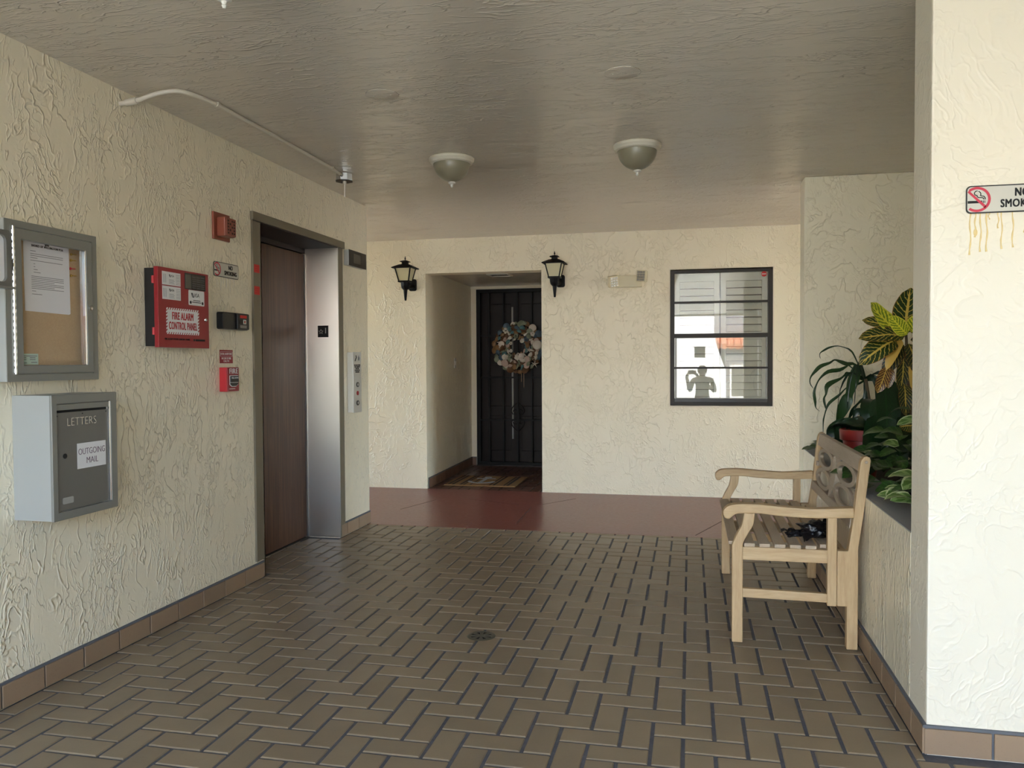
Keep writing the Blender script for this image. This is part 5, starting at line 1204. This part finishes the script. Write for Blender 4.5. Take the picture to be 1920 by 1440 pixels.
for k in range(60):
    x = 0.75 + 0.22 * k
    rf.tube([(x, YO - 1.0, 2.32), (x, YO - 2.0, 2.62)], 0.115, 8)
part('roof', rf, 'roof_tile', t)

# the photographer, seen only as a reflection
pe = thing('person', 'person in dark clothes standing outside and holding up a phone', 'person', (0.17, -0.42, -0.15))
def skin_body(name, joints, edges, mat, parent, sub=2):
    me = bpy.data.meshes.new(name); me.from_pydata([j[0] for j in joints], edges, [])
    o = bpy.data.objects.new(name, me); C.objects.link(o)
    sk = o.modifiers.new('skin', 'SKIN')
    for i, j in enumerate(joints): me.skin_vertices[0].data[i].radius = j[1]
    me.skin_vertices[0].data[0].use_root = True
    o.modifiers.new('sub', 'SUBSURF').levels = sub
    m2 = bpy.data.meshes.new_from_object(o.evaluated_get(bpy.context.evaluated_depsgraph_get())); bpy.data.objects.remove(o)
    m2.polygons.foreach_set('use_smooth', [True] * len(m2.polygons)); m2.materials.clear()
    return link(name, m2, mat, parent)
px, py, g0 = 0.17, -0.42, -0.15
J = [((px, py, g0 + 0.86), (0.15, 0.11)), ((px, py, g0 + 1.02), (0.135, 0.095)), ((px, py, g0 + 1.20), (0.155, 0.105)), ((px, py + 0.005, g0 + 1.30), (0.12, 0.08)), ((px, py + 0.02, g0 + 1.365), (0.05, 0.05)),
     ((px, py + 0.04, g0 + 1.41), (0.070, 0.085)), ((px, py + 0.04, g0 + 1.50), (0.068, 0.085)),
     ((px - 0.18, py, g0 + 1.30), (0.055, 0.055)), ((px - 0.235, py + 0.10, g0 + 1.08), (0.043, 0.043)), ((-0.125, py + 0.30, g0 + 1.36), (0.030, 0.028)), ((-0.10, py + 0.36, g0 + 1.42), (0.035, 0.018)),
     ((px + 0.18, py, g0 + 1.30), (0.055, 0.055)), ((px + 0.245, py + 0.10, g0 + 1.07), (0.043, 0.043)), ((0.09, py + 0.31, g0 + 1.36), (0.030, 0.028)), ((0.05, py + 0.365, g0 + 1.42), (0.035, 0.018)),
     ((px - 0.095, py, g0 + 0.80), (0.085, 0.09)), ((px - 0.10, py + 0.01, g0 + 0.44), (0.058, 0.062)), ((px - 0.105, py, g0 + 0.09), (0.040, 0.045)), ((px - 0.12, py + 0.13, g0 + 0.035), (0.042, 0.030)),
     ((px + 0.095, py, g0 + 0.80), (0.085, 0.09)), ((px + 0.10, py + 0.01, g0 + 0.44), (0.058, 0.062)), ((px + 0.105, py, g0 + 0.09), (0.040, 0.045)), ((px + 0.12, py + 0.13, g0 + 0.035), (0.042, 0.030))]
Ed = [(0, 1), (1, 2), (2, 3), (3, 4), (4, 5), (5, 6), (3, 7), (7, 8), (8, 9), (9, 10), (3, 11), (11, 12), (12, 13), (13, 14), (0, 15), (15, 16), (16, 17), (17, 18), (0, 19), (19, 20), (20, 21), (21, 22)]
body = skin_body('body', J, Ed, 'cloth_dark', pe)
body.data.materials.append(M['skin'])
for p in body.data.polygons:
    c = p.center
    if c.z > g0 + 1.345 and c.y < -0.2 or c.y > -0.10 and c.z > 1.0: p.material_index = 1
hp = MB().lathe([(0.060, 0.0), (0.088, 0.03), (0.094, 0.07), (0.085, 0.11), (0.05, 0.145), (0.01, 0.155)], (px, py + 0.022, g0 + 1.43), (0, -0.15, 1), 18)
part('hair', hp, 'hair', pe)
for s in (-1, 1):
    part('ear', MB().lathe([(0.004, -0.006), (0.02, 0), (0.004, 0.008)], (px + s * 0.078, py + 0.04, g0 + 1.44), (s, 0, 0), 10), 'skin', pe)
    part('eye', MB().lathe([(0.002, 0), (0.010, 0.003), (0.003, 0.008)], (px + s * 0.03, py + 0.122, g0 + 1.455), (0, 1, 0), 8), 'white', pe)
part('nose', MB().tube([(px, py + 0.122, g0 + 1.455), (px, py + 0.145, g0 + 1.425)], [0.007, 0.013], 8), 'skin', pe)
part('mouth', MB().tube([(px - 0.022, py + 0.120, g0 + 1.395), (px, py + 0.127, g0 + 1.393), (px + 0.022, py + 0.120, g0 + 1.395)], 0.005, 6), 'ink_red', pe)
for s, hx in ((-1, -0.10), (1, 0.05)):
    for k in range(4):
        z = g0 + 1.405 + 0.017 * k; L_ = (0.062, 0.070, 0.068, 0.055)[k]
        part('finger', MB().tube([(hx, py + 0.37, z), (hx - s * L_ * 0.2, py + 0.402, z + 0.003), (hx - s * L_ * 0.75, py + 0.406, z + 0.004)], [0.009, 0.008, 0.006], 7), 'skin', pe)
    part('thumb', MB().tube([(hx, py + 0.36, g0 + 1.425), (hx - s * 0.02, py + 0.385, g0 + 1.452), (hx - s * 0.035, py + 0.392, g0 + 1.468)], [0.011, 0.009, 0.007], 7), 'skin', pe)
tag(part('mobile_phone', B(-0.10, 0.05, -0.021, -0.013, 1.262, 1.336), 'black', None, 0.003), 'black phone held up in both hands outside', 'phone')
